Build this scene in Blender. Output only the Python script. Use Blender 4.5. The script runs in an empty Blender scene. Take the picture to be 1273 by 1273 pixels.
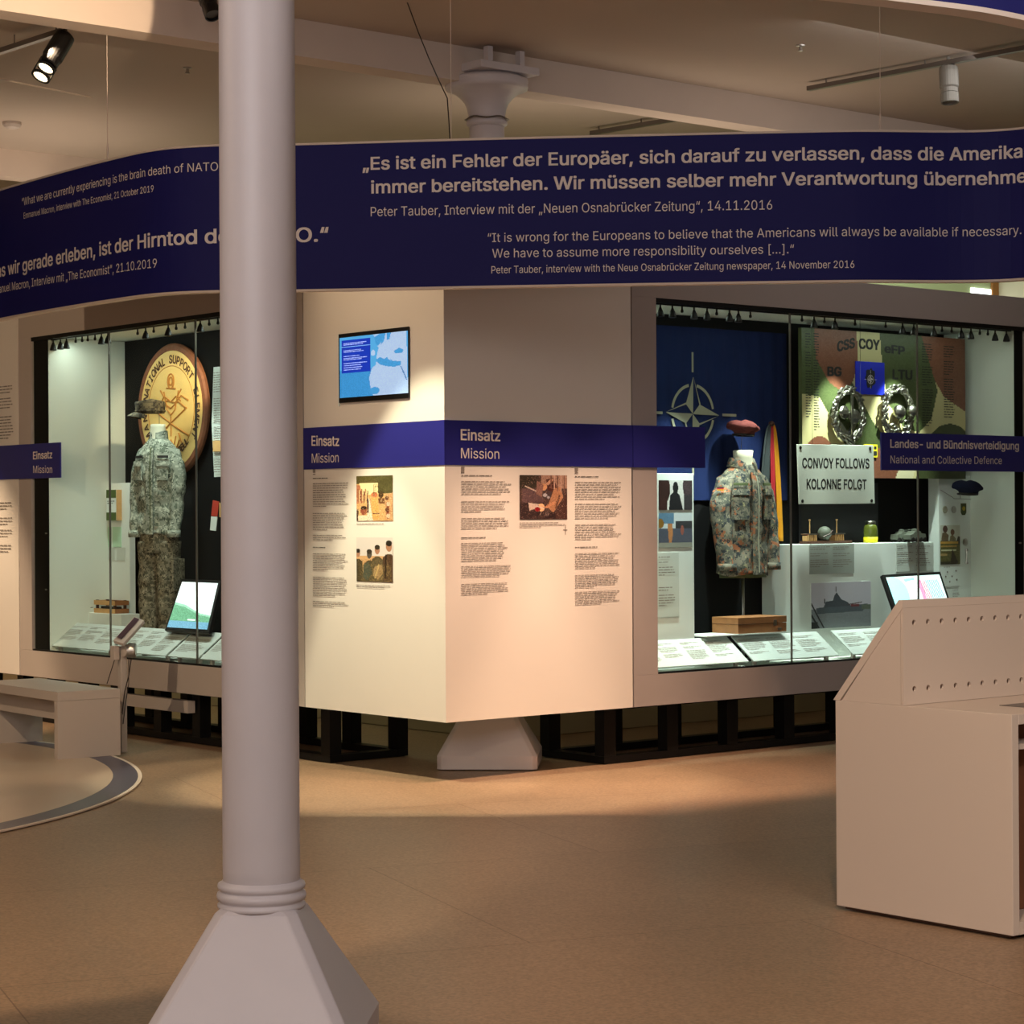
import bpy, math, random
import numpy as np
from mathutils import Vector, Matrix, noise
from mathutils.geometry import delaunay_2d_cdt, interpolate_bezier

random.seed(7)
SC = bpy.context.scene
COL = SC.collection
W = 1273.0
F = 2750.0                      # focal length in pixels of the 1273 px frame
EYE = Vector((0, 0, 1.6))
TH = math.radians(0.327)
PIT = 1.5 / F
FW = Vector((0, math.cos(PIT), math.sin(PIT)))
RT = Vector((math.cos(TH), 0, -math.sin(TH)))
RT = (RT - FW * RT.dot(FW)).normalized()
UP = RT.cross(FW).normalized()

# ------------------------------------------------------------------ camera
cam_d = bpy.data.cameras.new('camera')
cam = bpy.data.objects.new('camera', cam_d)
COL.objects.link(cam)
cam_d.sensor_width = 36.0
cam_d.lens = F / W * 36.0
cam_d.clip_start = 0.1
cam_d.clip_end = 200
m = Matrix((RT, UP, -FW)).transposed().to_4x4()
m.translation = EYE
cam.matrix_world = m
SC.camera = cam

# ------------------------------------------------------------------ colour + world
SC.view_settings.view_transform = 'Standard'
SC.view_settings.look = 'None'
SC.view_settings.gamma = 1.0
SC.view_settings.use_curve_mapping = False
SC.view_settings.exposure = 0.9
SC.cycles.max_bounces = 6
SC.cycles.transparent_max_bounces = 12
SC.cycles.sample_clamp_indirect = 4.0
world = bpy.data.worlds.new('world')
SC.world = world
world.use_nodes = True
world.node_tree.nodes['Background'].inputs[0].default_value = (0.5, 0.45, 0.4, 1)
world.node_tree.nodes['Background'].inputs[1].default_value = 0.3

# ------------------------------------------------------------------ room lights
def look(o, tgt):
    d = Vector(tgt) - o.location
    o.rotation_euler = d.to_track_quat('-Z', 'Y').to_euler()

def spot(loc, tgt, power, col, angle=40, blend=0.5, r=0.03):
    l = bpy.data.lights.new('spot_light', 'SPOT')
    l.energy = power
    l.color = col
    l.spot_size = math.radians(angle)
    l.spot_blend = blend
    l.shadow_soft_size = r
    o = bpy.data.objects.new('spot_light', l)
    COL.objects.link(o)
    o.location = loc
    look(o, tgt)
    return o

def area(loc, tgt, power, col, sx, sy=None):
    l = bpy.data.lights.new('area_light', 'AREA')
    l.energy = power
    l.color = col
    l.shape = 'RECTANGLE'
    l.size = sx
    l.size_y = sy or sx
    o = bpy.data.objects.new('area_light', l)
    COL.objects.link(o)
    o.location = loc
    look(o, tgt)
    return o

WARM = (1.0, 0.66, 0.45)
WARM2 = (1.0, 0.74, 0.48)
GRNW = (1.0, 0.93, 0.66)
COOL = (0.86, 1.0, 0.90)
NEUT = (1.0, 0.95, 0.92)
# added soft fill lamps near the ceiling, behind and beside the camera
area((-2.0, 1.0, 4.3), (-1.4, 7.5, 0.6), 96, (.96, .96, 1.0), 4, 3)
area((3.5, 4.0, 4.35), (3.0, 7.5, 0.0), 50, NEUT, 3, 3)
area((-5.0, 7.0, 4.35), (-4.5, 8.5, 0.0), 48, WARM2, 2.5, 2.5)
# exhibition spotlights
spot((-2.7, 12.9, 4.35), (-0.75, 13.5, 2.7), 90, WARM2, 60, 0.8)       # upper left face
spot((-5.2, 9.0, 4.3), (-3.9, 16.9, 2.0), 260, WARM2, 30, 0.6)
spot((-4.4, 9.8, 4.3), (-3.0, 14.9, 0.3), 260, WARM2, 34, 0.7)  # added spot to brighten the bench
spot((-2.7, 5.6, 4.4), (-2.5, 9.2, 0.0), 290, WARM2, 48, 0.25)         # floor pools
spot((0.9, 5.2, 4.4), (0.9, 9.0, 0.0), 200, WARM2, 52, 0.3)
spot((2.6, 2.0, 4.3), (2.4, 9.0, 0.6), 170, NEUT, 34, 0.6)            # desk at the right
# upward fill lamps, added out of view to brighten the ceiling
area((-1.0, -0.8, 2.0), (-1.0, 0.2, 9.0), 150, (1.0, .90, .88), 5, 3)
area((0.8, 15.5, 3.4), (0.8, 15.5, 9.0), 7, (1.0, .80, .62), 3, 1.0)
area((-3.6, 17.0, 3.4), (-3.6, 17.0, 9.0), 7, (1.0, .80, .62), 1.0, 2)
# light falling in the passage behind the displays
area((0.6, 17.2, 3.4), (0.6, 16.9, 0.0), 18, (0.95, 0.95, 0.6), 2.0, 1.0)
area((-2.2, 18.0, 3.4), (-2.2, 17.6, 0.0), 18, (0.9, 1.0, 0.6), 1.0, 1.0)
area((4.0, 20.5, 4.3), (4.5, 24.0, 2.0), 60, (0.9, 1.0, 0.8), 2.5, 2.5)
area((-5.5, 20.5, 4.3), (-5.5, 24.0, 2.0), 60, (1.0, 0.8, 0.45), 2.5, 2.5)

# ------------------------------------------------------------------ helpers
def lin(c):
    return tuple(((v / 255.0) / 12.92 if v / 255.0 <= 0.04045 else ((v / 255.0 + 0.055) / 1.055) ** 2.4) for v in c)

def mat(name, col, rough=0.6, metal=0.0, var=0.0, scale=20.0, bump=0.0, spec=0.5, emit=0.0, noise_detail=4):
    m = bpy.data.materials.new(name)
    m.use_nodes = True
    nt = m.node_tree
    b = nt.nodes['Principled BSDF']
    c = lin(col)
    b.inputs['Base Color'].default_value = (*c, 1)
    b.inputs['Roughness'].default_value = rough
    b.inputs['Metallic'].default_value = metal
    b.inputs['Specular IOR Level'].default_value = spec
    tc = nt.nodes.new('ShaderNodeTexCoord')
    nz = nt.nodes.new('ShaderNodeTexNoise')
    nz.inputs['Scale'].default_value = scale
    nz.inputs['Detail'].default_value = noise_detail
    nt.links.new(tc.outputs['Object'], nz.inputs['Vector'])
    v = max(var, 0.02)
    mx = nt.nodes.new('ShaderNodeMix')
    mx.data_type = 'RGBA'
    mx.inputs['A'].default_value = (*[x * (1 - v) for x in c], 1)
    mx.inputs['B'].default_value = (*[min(1, x * (1 + v)) for x in c], 1)
    nt.links.new(nz.outputs['Fac'], mx.inputs['Factor'])
    nt.links.new(mx.outputs['Result'], b.inputs['Base Color'])
    if bump > 0:
        bp = nt.nodes.new('ShaderNodeBump')
        bp.inputs['Strength'].default_value = bump
        bp.inputs['Distance'].default_value = 0.01
        nt.links.new(nz.outputs['Fac'], bp.inputs['Height'])
        nt.links.new(bp.outputs['Normal'], b.inputs['Normal'])
    if emit > 0:
        b.inputs['Emission Color'].default_value = (*c, 1)
        b.inputs['Emission Strength'].default_value = emit
    return m

def glass_mat():
    m = bpy.data.materials.new('glass')
    m.use_nodes = True
    nt = m.node_tree
    nt.nodes.clear()
    out = nt.nodes.new('ShaderNodeOutputMaterial')
    mix = nt.nodes.new('ShaderNodeMixShader')
    tr = nt.nodes.new('ShaderNodeBsdfTransparent')
    tr.inputs[0].default_value = (0.95, 0.98, 0.96, 1)
    gl = nt.nodes.new('ShaderNodeBsdfGlossy')
    gl.inputs['Roughness'].default_value = 0.02
    fr = nt.nodes.new('ShaderNodeFresnel')
    fr.inputs['IOR'].default_value = 1.25
    ge = nt.nodes.new('ShaderNodeNewGeometry')
    inv = nt.nodes.new('ShaderNodeMath')
    inv.operation = 'SUBTRACT'
    inv.inputs[0].default_value = 1.0
    nt.links.new(ge.outputs['Backfacing'], inv.inputs[1])
    mu = nt.nodes.new('ShaderNodeMath')
    mu.operation = 'MULTIPLY'
    nt.links.new(fr.outputs[0], mu.inputs[0])
    nt.links.new(inv.outputs[0], mu.inputs[1])
    nt.links.new(mu.outputs[0], mix.inputs[0])
    nt.links.new(tr.outputs[0], mix.inputs[1])
    nt.links.new(gl.outputs[0], mix.inputs[2])
    nt.links.new(mix.outputs[0], out.inputs[0])
    return m

def attr_mat(name, rough=0.5, emit=0.0):
    m = bpy.data.materials.new(name)
    m.use_nodes = True
    nt = m.node_tree
    b = nt.nodes['Principled BSDF']
    a = nt.nodes.new('ShaderNodeAttribute')
    a.attribute_name = 'Col'
    nt.links.new(a.outputs['Color'], b.inputs['Base Color'])
    b.inputs['Roughness'].default_value = rough
    if emit:
        nt.links.new(a.outputs['Color'], b.inputs['Emission Color'])
        b.inputs['Emission Strength'].default_value = emit
        b.inputs['Base Color'].default_value = (0, 0, 0, 1)
    return m

def camo_mat(name, cols, thr, scales, pixel=0.0, rough=0.85):
    """base colour cols[0], each further colour laid over it where its noise passes its threshold"""
    m = bpy.data.materials.new(name)
    m.use_nodes = True
    nt = m.node_tree
    b = nt.nodes['Principled BSDF']
    b.inputs['Roughness'].default_value = rough
    b.inputs['Specular IOR Level'].default_value = 0.2
    tc = nt.nodes.new('ShaderNodeTexCoord')
    vec = tc.outputs['Object']
    if pixel:
        sn = nt.nodes.new('ShaderNodeVectorMath')
        sn.operation = 'SNAP'
        sn.inputs[1].default_value = (pixel, pixel, pixel)
        nt.links.new(vec, sn.inputs[0])
        vec = sn.outputs[0]
    prev = None
    for i, c in enumerate(cols[1:]):
        off = nt.nodes.new('ShaderNodeVectorMath')
        off.operation = 'ADD'
        off.inputs[1].default_value = (3.1 * i + 1, 7.7 * i, 5.3 * i)
        nt.links.new(vec, off.inputs[0])
        nz = nt.nodes.new('ShaderNodeTexNoise')
        nz.inputs['Scale'].default_value = scales[i]
        nz.inputs['Detail'].default_value = 3
        nz.inputs['Roughness'].default_value = 0.7
        nt.links.new(off.outputs[0], nz.inputs['Vector'])
        gt = nt.nodes.new('ShaderNodeMath')
        gt.operation = 'GREATER_THAN'
        gt.inputs[1].default_value = thr[i]
        nt.links.new(nz.outputs['Fac'], gt.inputs[0])
        mx = nt.nodes.new('ShaderNodeMix')
        mx.data_type = 'RGBA'
        mx.inputs['A'].default_value = (*lin(cols[0]), 1)
        mx.inputs['B'].default_value = (*lin(c), 1)
        if prev:
            nt.links.new(prev, mx.inputs['A'])
        nt.links.new(gt.outputs[0], mx.inputs['Factor'])
        prev = mx.outputs['Result']
    nt.links.new(prev, b.inputs['Base Color'])
    return m

MT = {
    'white': mat('white_panel', (236, 228, 218), 0.55, var=0.02, scale=3),
    'casing': mat('casing_paint', (190, 178, 170), 0.5, var=0.03, scale=3),
    'cream': mat('case_lining', (226, 230, 220), 0.7, var=0.02, scale=3),
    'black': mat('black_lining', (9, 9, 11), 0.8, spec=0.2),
    'blacksteel': mat('black_steel', (12, 12, 13), 0.45, spec=0.3),
    'lampblack': mat('lamp_black', (16, 15, 15), 0.4),
    'navy': mat('banner_blue', (28, 28, 98), 0.6, var=0.03, scale=2, spec=0.2),
    'bandnavy': mat('band_blue', (44, 44, 128), 0.3, var=0.02, scale=2, spec=0.5),
    'trim': mat('pale_trim', (222, 205, 190), 0.5),
    'letter': mat('pale_lettering', (238, 226, 220), 0.6),
    'column': mat('column_paint', (206, 198, 200), 0.42, var=0.04, scale=6, bump=0.04),
    'ceiling': mat('ceiling_plaster', (188, 174, 162), 0.9, var=0.05, scale=1.2, bump=0.05, spec=0.1),
    'beam': mat('beam_paint', (214, 198, 186), 0.8, var=0.05, scale=3, spec=0.2),
    'wall': mat('far_wall_paint', (192, 182, 160), 0.85, var=0.05, scale=1, spec=0.1),
    'ink': mat('print_ink', (140, 130, 122), 0.7),
    'ink2': mat('heading_ink', (70, 64, 60), 0.7),
    'inkdark': mat('dark_ink', (30, 28, 28), 0.6),
    'inkred': mat('red_ink', (190, 60, 45), 0.6),
    'paper': mat('label_paper', (232, 238, 234), 0.55, var=0.02),
    'papergrey': mat('grey_label', (168, 174, 168), 0.6, var=0.02),
    'desk': mat('desk_lacquer', (206, 188, 174), 0.5, var=0.02, scale=2),
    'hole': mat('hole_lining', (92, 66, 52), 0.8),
    'steel': mat('brushed_steel', (190, 186, 182), 0.3, metal=1.0, var=0.05),
    'silver': mat('cast_silver', (150, 146, 134), 0.32, metal=1.0, var=0.25, scale=60, bump=0.3),
    'wire': mat('grey_wire', (120, 112, 106), 0.4, metal=0.6),
    'wood': mat('box_wood', (150, 98, 58), 0.6, var=0.35, scale=18, bump=0.1),
    'woodlight': mat('crate_wood', (206, 160, 104), 0.6, var=0.2, scale=22),
    'wooddark': mat('dark_wood', (74, 42, 28), 0.5, var=0.2, scale=30),
    'disc': mat('carved_wood', (232, 196, 122), 0.5, var=0.16, scale=5, bump=0.1),
    'discrim': mat('bark_rim', (128, 76, 50), 0.7, var=0.35, scale=30, bump=0.3),
    'burn': mat('burnt_line', (176, 118, 52), 0.8),
    'burndark': mat('burnt_letter', (84, 52, 34), 0.8),
    'maroon': mat('maroon_felt', (98, 50, 48), 0.95, var=0.25, scale=60, bump=0.4, spec=0.1),
    'darkblue': mat('dark_blue_felt', (30, 34, 58), 0.95, var=0.2, scale=60, bump=0.4, spec=0.1),
    'leather': mat('dark_leather', (28, 20, 20), 0.5),
    'neck': mat('mannequin_cloth', (226, 220, 196), 0.8, var=0.04),
    'flagblue': mat('flag_blue_cloth', (30, 42, 84), 0.9, var=0.12, scale=4, bump=0.05, spec=0.1),
    'flagmark': mat('flag_mark', (160, 158, 138), 0.8),
    'flagblack': mat('black_cloth', (52, 58, 60), 0.85, var=0.1),
    'flagred': mat('red_cloth', (176, 28, 40), 0.7, var=0.1),
    'flaggold': mat('gold_cloth', (220, 150, 20), 0.7, var=0.1),
    'olive': mat('olive_cloth', (74, 82, 48), 0.9, var=0.2),
    'signwhite': mat('sign_enamel', (222, 226, 214), 0.4, var=0.05, scale=8),
    'yellow': mat('yellow_print', (232, 214, 30), 0.6),
    'jar': mat('jar_green', (86, 92, 34), 0.2, var=0.3, scale=40),
    'model': mat('model_grey', (104, 108, 96), 0.55, var=0.4, scale=90),
    'green': mat('booklet_green', (76, 96, 38), 0.6),
    'bluedisc': mat('ring_inlay', (78, 74, 92), 0.35, var=0.05),
    'platform': mat('platform_sheet', (196, 176, 156), 0.3, var=0.04, scale=2),
    'brown': mat('brown_recess', (120, 74, 48), 0.6, var=0.1),
    'purple': mat('display_purple', (60, 34, 52), 0.3),
    'daylight': mat('window_daylight', (236, 246, 244), 0.6, emit=1.6),
    'greenwall': mat('pale_green_wall', (170, 180, 140), 0.8),
    'orange': mat('ochre_wall', (150, 100, 50), 0.8, var=0.15),
    'lens': mat('lit_lens', (255, 226, 176), 0.4, emit=6.0),
    'greylamp': mat('grey_lamp', (128, 124, 116), 0.4, metal=0.3),
    'cable': mat('dark_cable', (50, 40, 36), 0.6),
    'goldbadge': mat('gold_badge', (190, 160, 60), 0.35, metal=0.8),
    'glass': glass_mat(),
    'print': attr_mat('printed_photo', 0.45),
    'screen': attr_mat('lit_screen', 0.3, 0.5),
}
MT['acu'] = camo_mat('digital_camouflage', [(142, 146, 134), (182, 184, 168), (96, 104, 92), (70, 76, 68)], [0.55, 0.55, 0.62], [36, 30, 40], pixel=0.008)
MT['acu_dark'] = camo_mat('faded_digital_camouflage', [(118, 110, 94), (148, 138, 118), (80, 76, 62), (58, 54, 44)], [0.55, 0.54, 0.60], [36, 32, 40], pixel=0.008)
MT['fleck'] = camo_mat('spotted_camouflage', [(122, 115, 102), (84, 84, 76), (156, 98, 70), (150, 142, 110), (52, 56, 60)], [0.50, 0.57, 0.62, 0.58], [26, 11, 30, 22])
MT['capcamo'] = camo_mat('cap_camouflage', [(84, 76, 62), (110, 98, 78), (52, 46, 40)], [0.54, 0.54], [30, 26], pixel=0.012)

def floor_mat():
    m = bpy.data.materials.new('stone_floor')
    m.use_nodes = True
    nt = m.node_tree
    b = nt.nodes['Principled BSDF']
    tc = nt.nodes.new('ShaderNodeTexCoord')
    mp = nt.nodes.new('ShaderNodeMapping')
    mp.inputs['Rotation'].default_value = (0, 0, math.radians(-22))
    nt.links.new(tc.outputs['Object'], mp.inputs['Vector'])
    br = nt.nodes.new('ShaderNodeTexBrick')
    br.inputs['Scale'].default_value = 1.0
    br.inputs['Brick Width'].default_value = 3.1
    br.inputs['Row Height'].default_value = 1.9
    br.inputs['Mortar Size'].default_value = 0.0035
    br.inputs['Mortar Smooth'].default_value = 0.3
    br.offset = 0.37
    br.inputs['Color1'].default_value = (*lin((144, 117, 93)), 1)
    br.inputs['Color2'].default_value = (*lin((139, 113, 89)), 1)
    br.inputs['Mortar'].default_value = (*lin((104, 78, 58)), 1)
    nt.links.new(mp.outputs[0], br.inputs['Vector'])
    n1 = nt.nodes.new('ShaderNodeTexNoise')
    n1.inputs['Scale'].default_value = 70
    n1.inputs['Detail'].default_value = 3
    nt.links.new(tc.outputs['Object'], n1.inputs['Vector'])
    n2 = nt.nodes.new('ShaderNodeTexNoise')
    n2.inputs['Scale'].default_value = 0.9
    n2.inputs['Detail'].default_value = 5
    nt.links.new(tc.outputs['Object'], n2.inputs['Vector'])
    r1 = nt.nodes.new('ShaderNodeMapRange')
    r1.inputs['From Min'].default_value = 0.3
    r1.inputs['From Max'].default_value = 0.7
    r1.inputs['To Min'].default_value = 0.72
    r1.inputs['To Max'].default_value = 1.26
    nt.links.new(n1.outputs['Fac'], r1.inputs['Value'])
    r2 = nt.nodes.new('ShaderNodeMapRange')
    r2.inputs['From Min'].default_value = 0.3
    r2.inputs['From Max'].default_value = 0.7
    r2.inputs['To Min'].default_value = 0.9
    r2.inputs['To Max'].default_value = 1.08
    nt.links.new(n2.outputs['Fac'], r2.inputs['Value'])
    mu = nt.nodes.new('ShaderNodeMath')
    mu.operation = 'MULTIPLY'
    nt.links.new(r1.outputs[0], mu.inputs[0])
    nt.links.new(r2.outputs[0], mu.inputs[1])
    vm = nt.nodes.new('ShaderNodeVectorMath')
    vm.operation = 'SCALE'
    nt.links.new(br.outputs['Color'], vm.inputs[0])
    nt.links.new(mu.outputs[0], vm.inputs['Scale'])
    nt.links.new(vm.outputs[0], b.inputs['Base Color'])
    b.inputs['Roughness'].default_value = 0.42
    b.inputs['Specular IOR Level'].default_value = 0.4
    bp = nt.nodes.new('ShaderNodeBump')
    bp.inputs['Strength'].default_value = 0.06
    bp.inputs['Distance'].default_value = 0.01
    nt.links.new(n1.outputs['Fac'], bp.inputs['Height'])
    nt.links.new(bp.outputs['Normal'], b.inputs['Normal'])
    return m
MT['floor'] = floor_mat()

WL = {}                                    # world location of every object, to place children

class MB:
    """collects faces and links them as ONE mesh object"""
    def __init__(s):
        s.v, s.f = [], []
    def add(s, vs, fs):
        n = len(s.v)
        s.v += [Vector(v) for v in vs]
        s.f += [[i + n for i in f] for f in fs]
        return s
    def hexa(s, p):                        # p[0..3] bottom loop, p[4..7] top loop
        return s.add(p, [(3, 2, 1, 0), (4, 5, 6, 7), (0, 1, 5, 4), (1, 2, 6, 5), (2, 3, 7, 6), (3, 0, 4, 7)])
    def fbox(s, fr, x0, x1, z0, z1, d0, d1):
        P = fr.P
        return s.hexa([P(x0, z0, d1), P(x1, z0, d1), P(x1, z0, d0), P(x0, z0, d0),
                       P(x0, z1, d1), P(x1, z1, d1), P(x1, z1, d0), P(x0, z1, d0)])
    def quad(s, a, b, c, d):
        return s.add([a, b, c, d], [(0, 1, 2, 3)])
    def prism(s, pts, off):                # pts polygon (3D), extruded by vector off
        n = len(pts)
        off = Vector(off)
        vs = [Vector(p) for p in pts] + [Vector(p) + off for p in pts]
        fs = [tuple(range(n)), tuple(range(2 * n - 1, n - 1, -1))]
        fs += [(i, i + n, (i + 1) % n + n, (i + 1) % n) for i in range(n)]
        return s.add(vs, fs)
    def loft(s, rings, cap=True, closed=False):
        n = len(rings[0])
        vs = [p for r in rings for p in r]
        fs = []
        R = len(rings)
        for j in range(R if closed else R - 1):
            a, b = j * n, ((j + 1) % R) * n
            for i in range(n):
                k = (i + 1) % n
                fs.append((a + i, a + k, b + k, b + i))
        if cap and not closed:
            fs.append(tuple(reversed(range(n))))
            fs.append(tuple(range((R - 1) * n, R * n)))
        return s.add(vs, fs)
    def lathe(s, c, prof, n=32, axis=None):
        """prof: (r, h) pairs along axis from point c"""
        ax = Vector(axis or (0, 0, 1)).normalized()
        e1 = ax.orthogonal().normalized()
        e2 = ax.cross(e1)
        c = Vector(c)
        rings = [[c + ax * h + (e1 * math.cos(2 * math.pi * i / n) + e2 * math.sin(2 * math.pi * i / n)) * max(r, 1e-4)
                  for i in range(n)] for r, h in prof]
        return s.loft(rings)
    def tube(s, pts, r, n=8, closed=False):
        pts = [Vector(p) for p in pts]
        rs = r if isinstance(r, (list, tuple)) else [r] * len(pts)
        rings = []
        up = None
        for i, p in enumerate(pts):
            if closed:
                t = (pts[(i + 1) % len(pts)] - pts[i - 1]).normalized()
            else:
                t = (pts[min(i + 1, len(pts) - 1)] - pts[max(i - 1, 0)]).normalized()
            if up is None:
                up = t.orthogonal().normalized()
            up = (up - t * up.dot(t)).normalized()
            e2 = t.cross(up)
            rings.append([p + (up * math.cos(2 * math.pi * k / n) + e2 * math.sin(2 * math.pi * k / n)) * rs[i] for k in range(n)])
        return s.loft(rings, closed=closed)
    def ball(s, c, rx, ry=None, rz=None, nu=16, nv=10, fr=None):
        ry = ry or rx
        rz = rz or rx
        c = Vector(c)
        ex, ey, ez = fr or (Vector((1, 0, 0)), Vector((0, 1, 0)), Vector((0, 0, 1)))
        rings = []
        for j in range(nv + 1):
            a = math.pi * j / nv
            sa = max(math.sin(a), 1e-3)
            rings.append([c + ex * rx * sa * math.cos(2 * math.pi * i / nu) + ey * ry * sa * math.sin(2 * math.pi * i / nu)
                          - ez * rz * math.cos(a) for i in range(nu)])
        return s.loft(rings)
    def build(s, name, mt, parent=None, smooth=False, bevel=0.0, origin=None):
        me = bpy.data.meshes.new(name)
        lo = [min(v[i] for v in s.v) for i in range(3)]
        hi = [max(v[i] for v in s.v) for i in range(3)]
        o0 = Vector(origin) if origin is not None else Vector(((lo[0] + hi[0]) / 2, (lo[1] + hi[1]) / 2, lo[2]))
        me.from_pydata([v - o0 for v in s.v], [], s.f)
        import bmesh
        bm = bmesh.new()
        bm.from_mesh(me)
        bmesh.ops.recalc_face_normals(bm, faces=bm.faces)
        bm.to_mesh(me)
        bm.free()
        if smooth:
            me.polygons.foreach_set('use_smooth', [True] * len(me.polygons))
            me.update()
        if mt is not None:
            me.materials.append(MT[mt] if isinstance(mt, str) else mt)
        o = bpy.data.objects.new(name, me)
        COL.objects.link(o)
        place(o, o0, parent)
        if bevel:
            bv = o.modifiers.new('bevel', 'BEVEL')
            bv.width = bevel
            bv.segments = 2
            bv.limit_method = 'ANGLE'
            if smooth is False:
                pass
        return o

def place(o, wloc, parent):
    WL[o.name] = Vector(wloc)
    if parent is not None:
        o.parent = parent
        o.location = Vector(wloc) - WL[parent.name]
    else:
        o.location = wloc

def thing(name, label, cat, loc, group=None):
    o = bpy.data.objects.new(name, None)
    COL.objects.link(o)
    o.empty_display_size = 0.1
    place(o, loc, None)
    return tag(o, label, cat, group)

def tag(o, label=None, cat=None, group=None, kind=None):
    if label:
        o['label'] = label
    if cat:
        o['category'] = cat
    if group:
        o['group'] = group
    if kind:
        o['kind'] = kind
    return o

def ray(px, py):
    return RT * ((px - 636.5) / F) + UP * ((636.5 - py) / F) + FW

def on_z(px, py, z=0.0):
    r = ray(px, py)
    return EYE + r * ((z - EYE.z) / r.z)

def at_depth(px, py, D):
    return EYE + ray(px, py) * D

def pxscale(p):                               # metres per pixel at point p
    return (Vector(p) - EYE).dot(FW) / F

dA = Vector((-2286, 2750, 0)).normalized()
dB = Vector((2750, 2286, 0)).normalized()
ZZ = Vector((0, 0, 1))
CR = on_z(555, 974)
CR.z = 0

class Fr:
    """upright wall frame: x to the right as seen, z up, d towards the viewer's side"""
    def __init__(s, o, right, out):
        s.o, s.r, s.n = Vector(o), Vector(right), Vector(out)
    def P(s, x, z, d=0.0):
        return s.o + s.r * x + ZZ * z + s.n * d
    def uv(s, px, py, d=0.0):
        r = ray(px, py)
        o = s.o + s.n * d
        t = (o - EYE).dot(s.n) / r.dot(s.n)
        p = EYE + r * t
        return (p - s.o).dot(s.r), p.z
    def X(s, px, d=0.0, py=640):
        return s.uv(px, py, d)[0]
    def Z(s, px, py, d=0.0):
        return s.uv(px, py, d)[1]
    def at(s, d):
        return Fr(s.o + s.n * d, s.r, s.n)

FA = Fr(CR, -dA, -dB)
FB = Fr(CR, dB, -dA)

def slab(name, mt, parent, p4, th, bevel=0.0):
    """thick plate: p4 = front face corners (tl, tr, br, bl)"""
    p = [Vector(q) for q in p4]
    n = (p[1] - p[0]).cross(p[3] - p[0]).normalized()
    if n.dot(p[0] - EYE) < 0:
        n = -n
    return MB().prism(p, n * th).build(name, mt, parent, bevel=bevel)

# ---- text
FONT = None
try:                                          # the plain sans that ships inside Blender, else Blender's built-in face
    import os
    FONT = bpy.data.fonts.load(os.path.join(bpy.utils.system_resource('DATAFILES'), 'fonts', 'Inter.woff2'))
except Exception:
    FONT = None
_tc = {}
def text_geo(body, bold=False):
    k = (body, bold)
    if k in _tc:
        return _tc[k]
    if k[1]:
        _tc[k] = text_geo(body, False)
        return _tc[k]
    cu = bpy.data.curves.new('txt', 'FONT')
    cu.body = body
    if FONT:
        cu.font = FONT
    cu.size = 1.0
    ob = bpy.data.objects.new('txt', cu)
    COL.objects.link(ob)
    dg = bpy.context.evaluated_depsgraph_get()
    dg.update()
    cv_ = ob.to_curve(dg)
    V, loops = [], []
    for sp in cv_.splines:
        b = sp.bezier_points
        pts = []
        for q in range(len(b)):
            p0, p1 = b[q], b[(q + 1) % len(b)]
            dr = p1.co - p0.co
            if (p0.handle_right - p0.co).cross(dr).length < 1e-7 and (p1.handle_left - p1.co).cross(dr).length < 1e-7:
                seg = [p0.co.copy()]
            else:
                seg = interpolate_bezier(p0.co, p0.handle_right, p1.handle_left, p1.co, 4)[:-1]
            for g in seg:
                if not pts or (g - pts[-1]).length > 1e-5:
                    pts.append(g)
        if len(pts) > 2 and (pts[0] - pts[-1]).length < 1e-5:
            pts.pop()
        if len(pts) > 2:
            loops.append(list(range(len(V), len(V) + len(pts))))
            V += [Vector((p.x, p.y)) for p in pts]
    ob.to_curve_clear()
    vs, fs = [], []
    if V:
        r = delaunay_2d_cdt(V, [], loops, 1, 1e-6)
        vs = [(v.x, v.y) for v in r[0]]
        bx = [(min(V[q].x for q in lp), max(V[q].x for q in lp), [(V[lp[q - 1]], V[lp[q]]) for q in range(len(lp))]) for lp in loops]
        for f in r[2]:
            x = sum(vs[q][0] for q in f) / len(f)
            y = sum(vs[q][1] for q in f) / len(f)
            wn = 0
            for lo, hi, ed in bx:
                if lo <= x <= hi:
                    for p, q in ed:
                        if (p.y > y) != (q.y > y) and x < p.x + (y - p.y) * (q.x - p.x) / (q.y - p.y):
                            wn += 1 if q.y > p.y else -1
            if wn:
                fs.append(tuple(f))
    bpy.data.objects.remove(ob)
    bpy.data.curves.remove(cu)
    _tc[k] = (vs, fs)
    return _tc[k]

def xr(body, bold):
    vs, _ = text_geo(body, bold)
    return (min(v[0] for v in vs), max(v[0] for v in vs)) if vs else (0, 0)

CAPH = None
BOLD = ((-.018, -.010), (.016, -.010), (.016, .010), (-.016, .010), (0, 0))      # heavier strokes: thin ink layers slightly apart
def caph():
    global CAPH
    if CAPH is None:
        CAPH = max(v[1] for v in text_geo('H')[0])
    return CAPH

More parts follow.
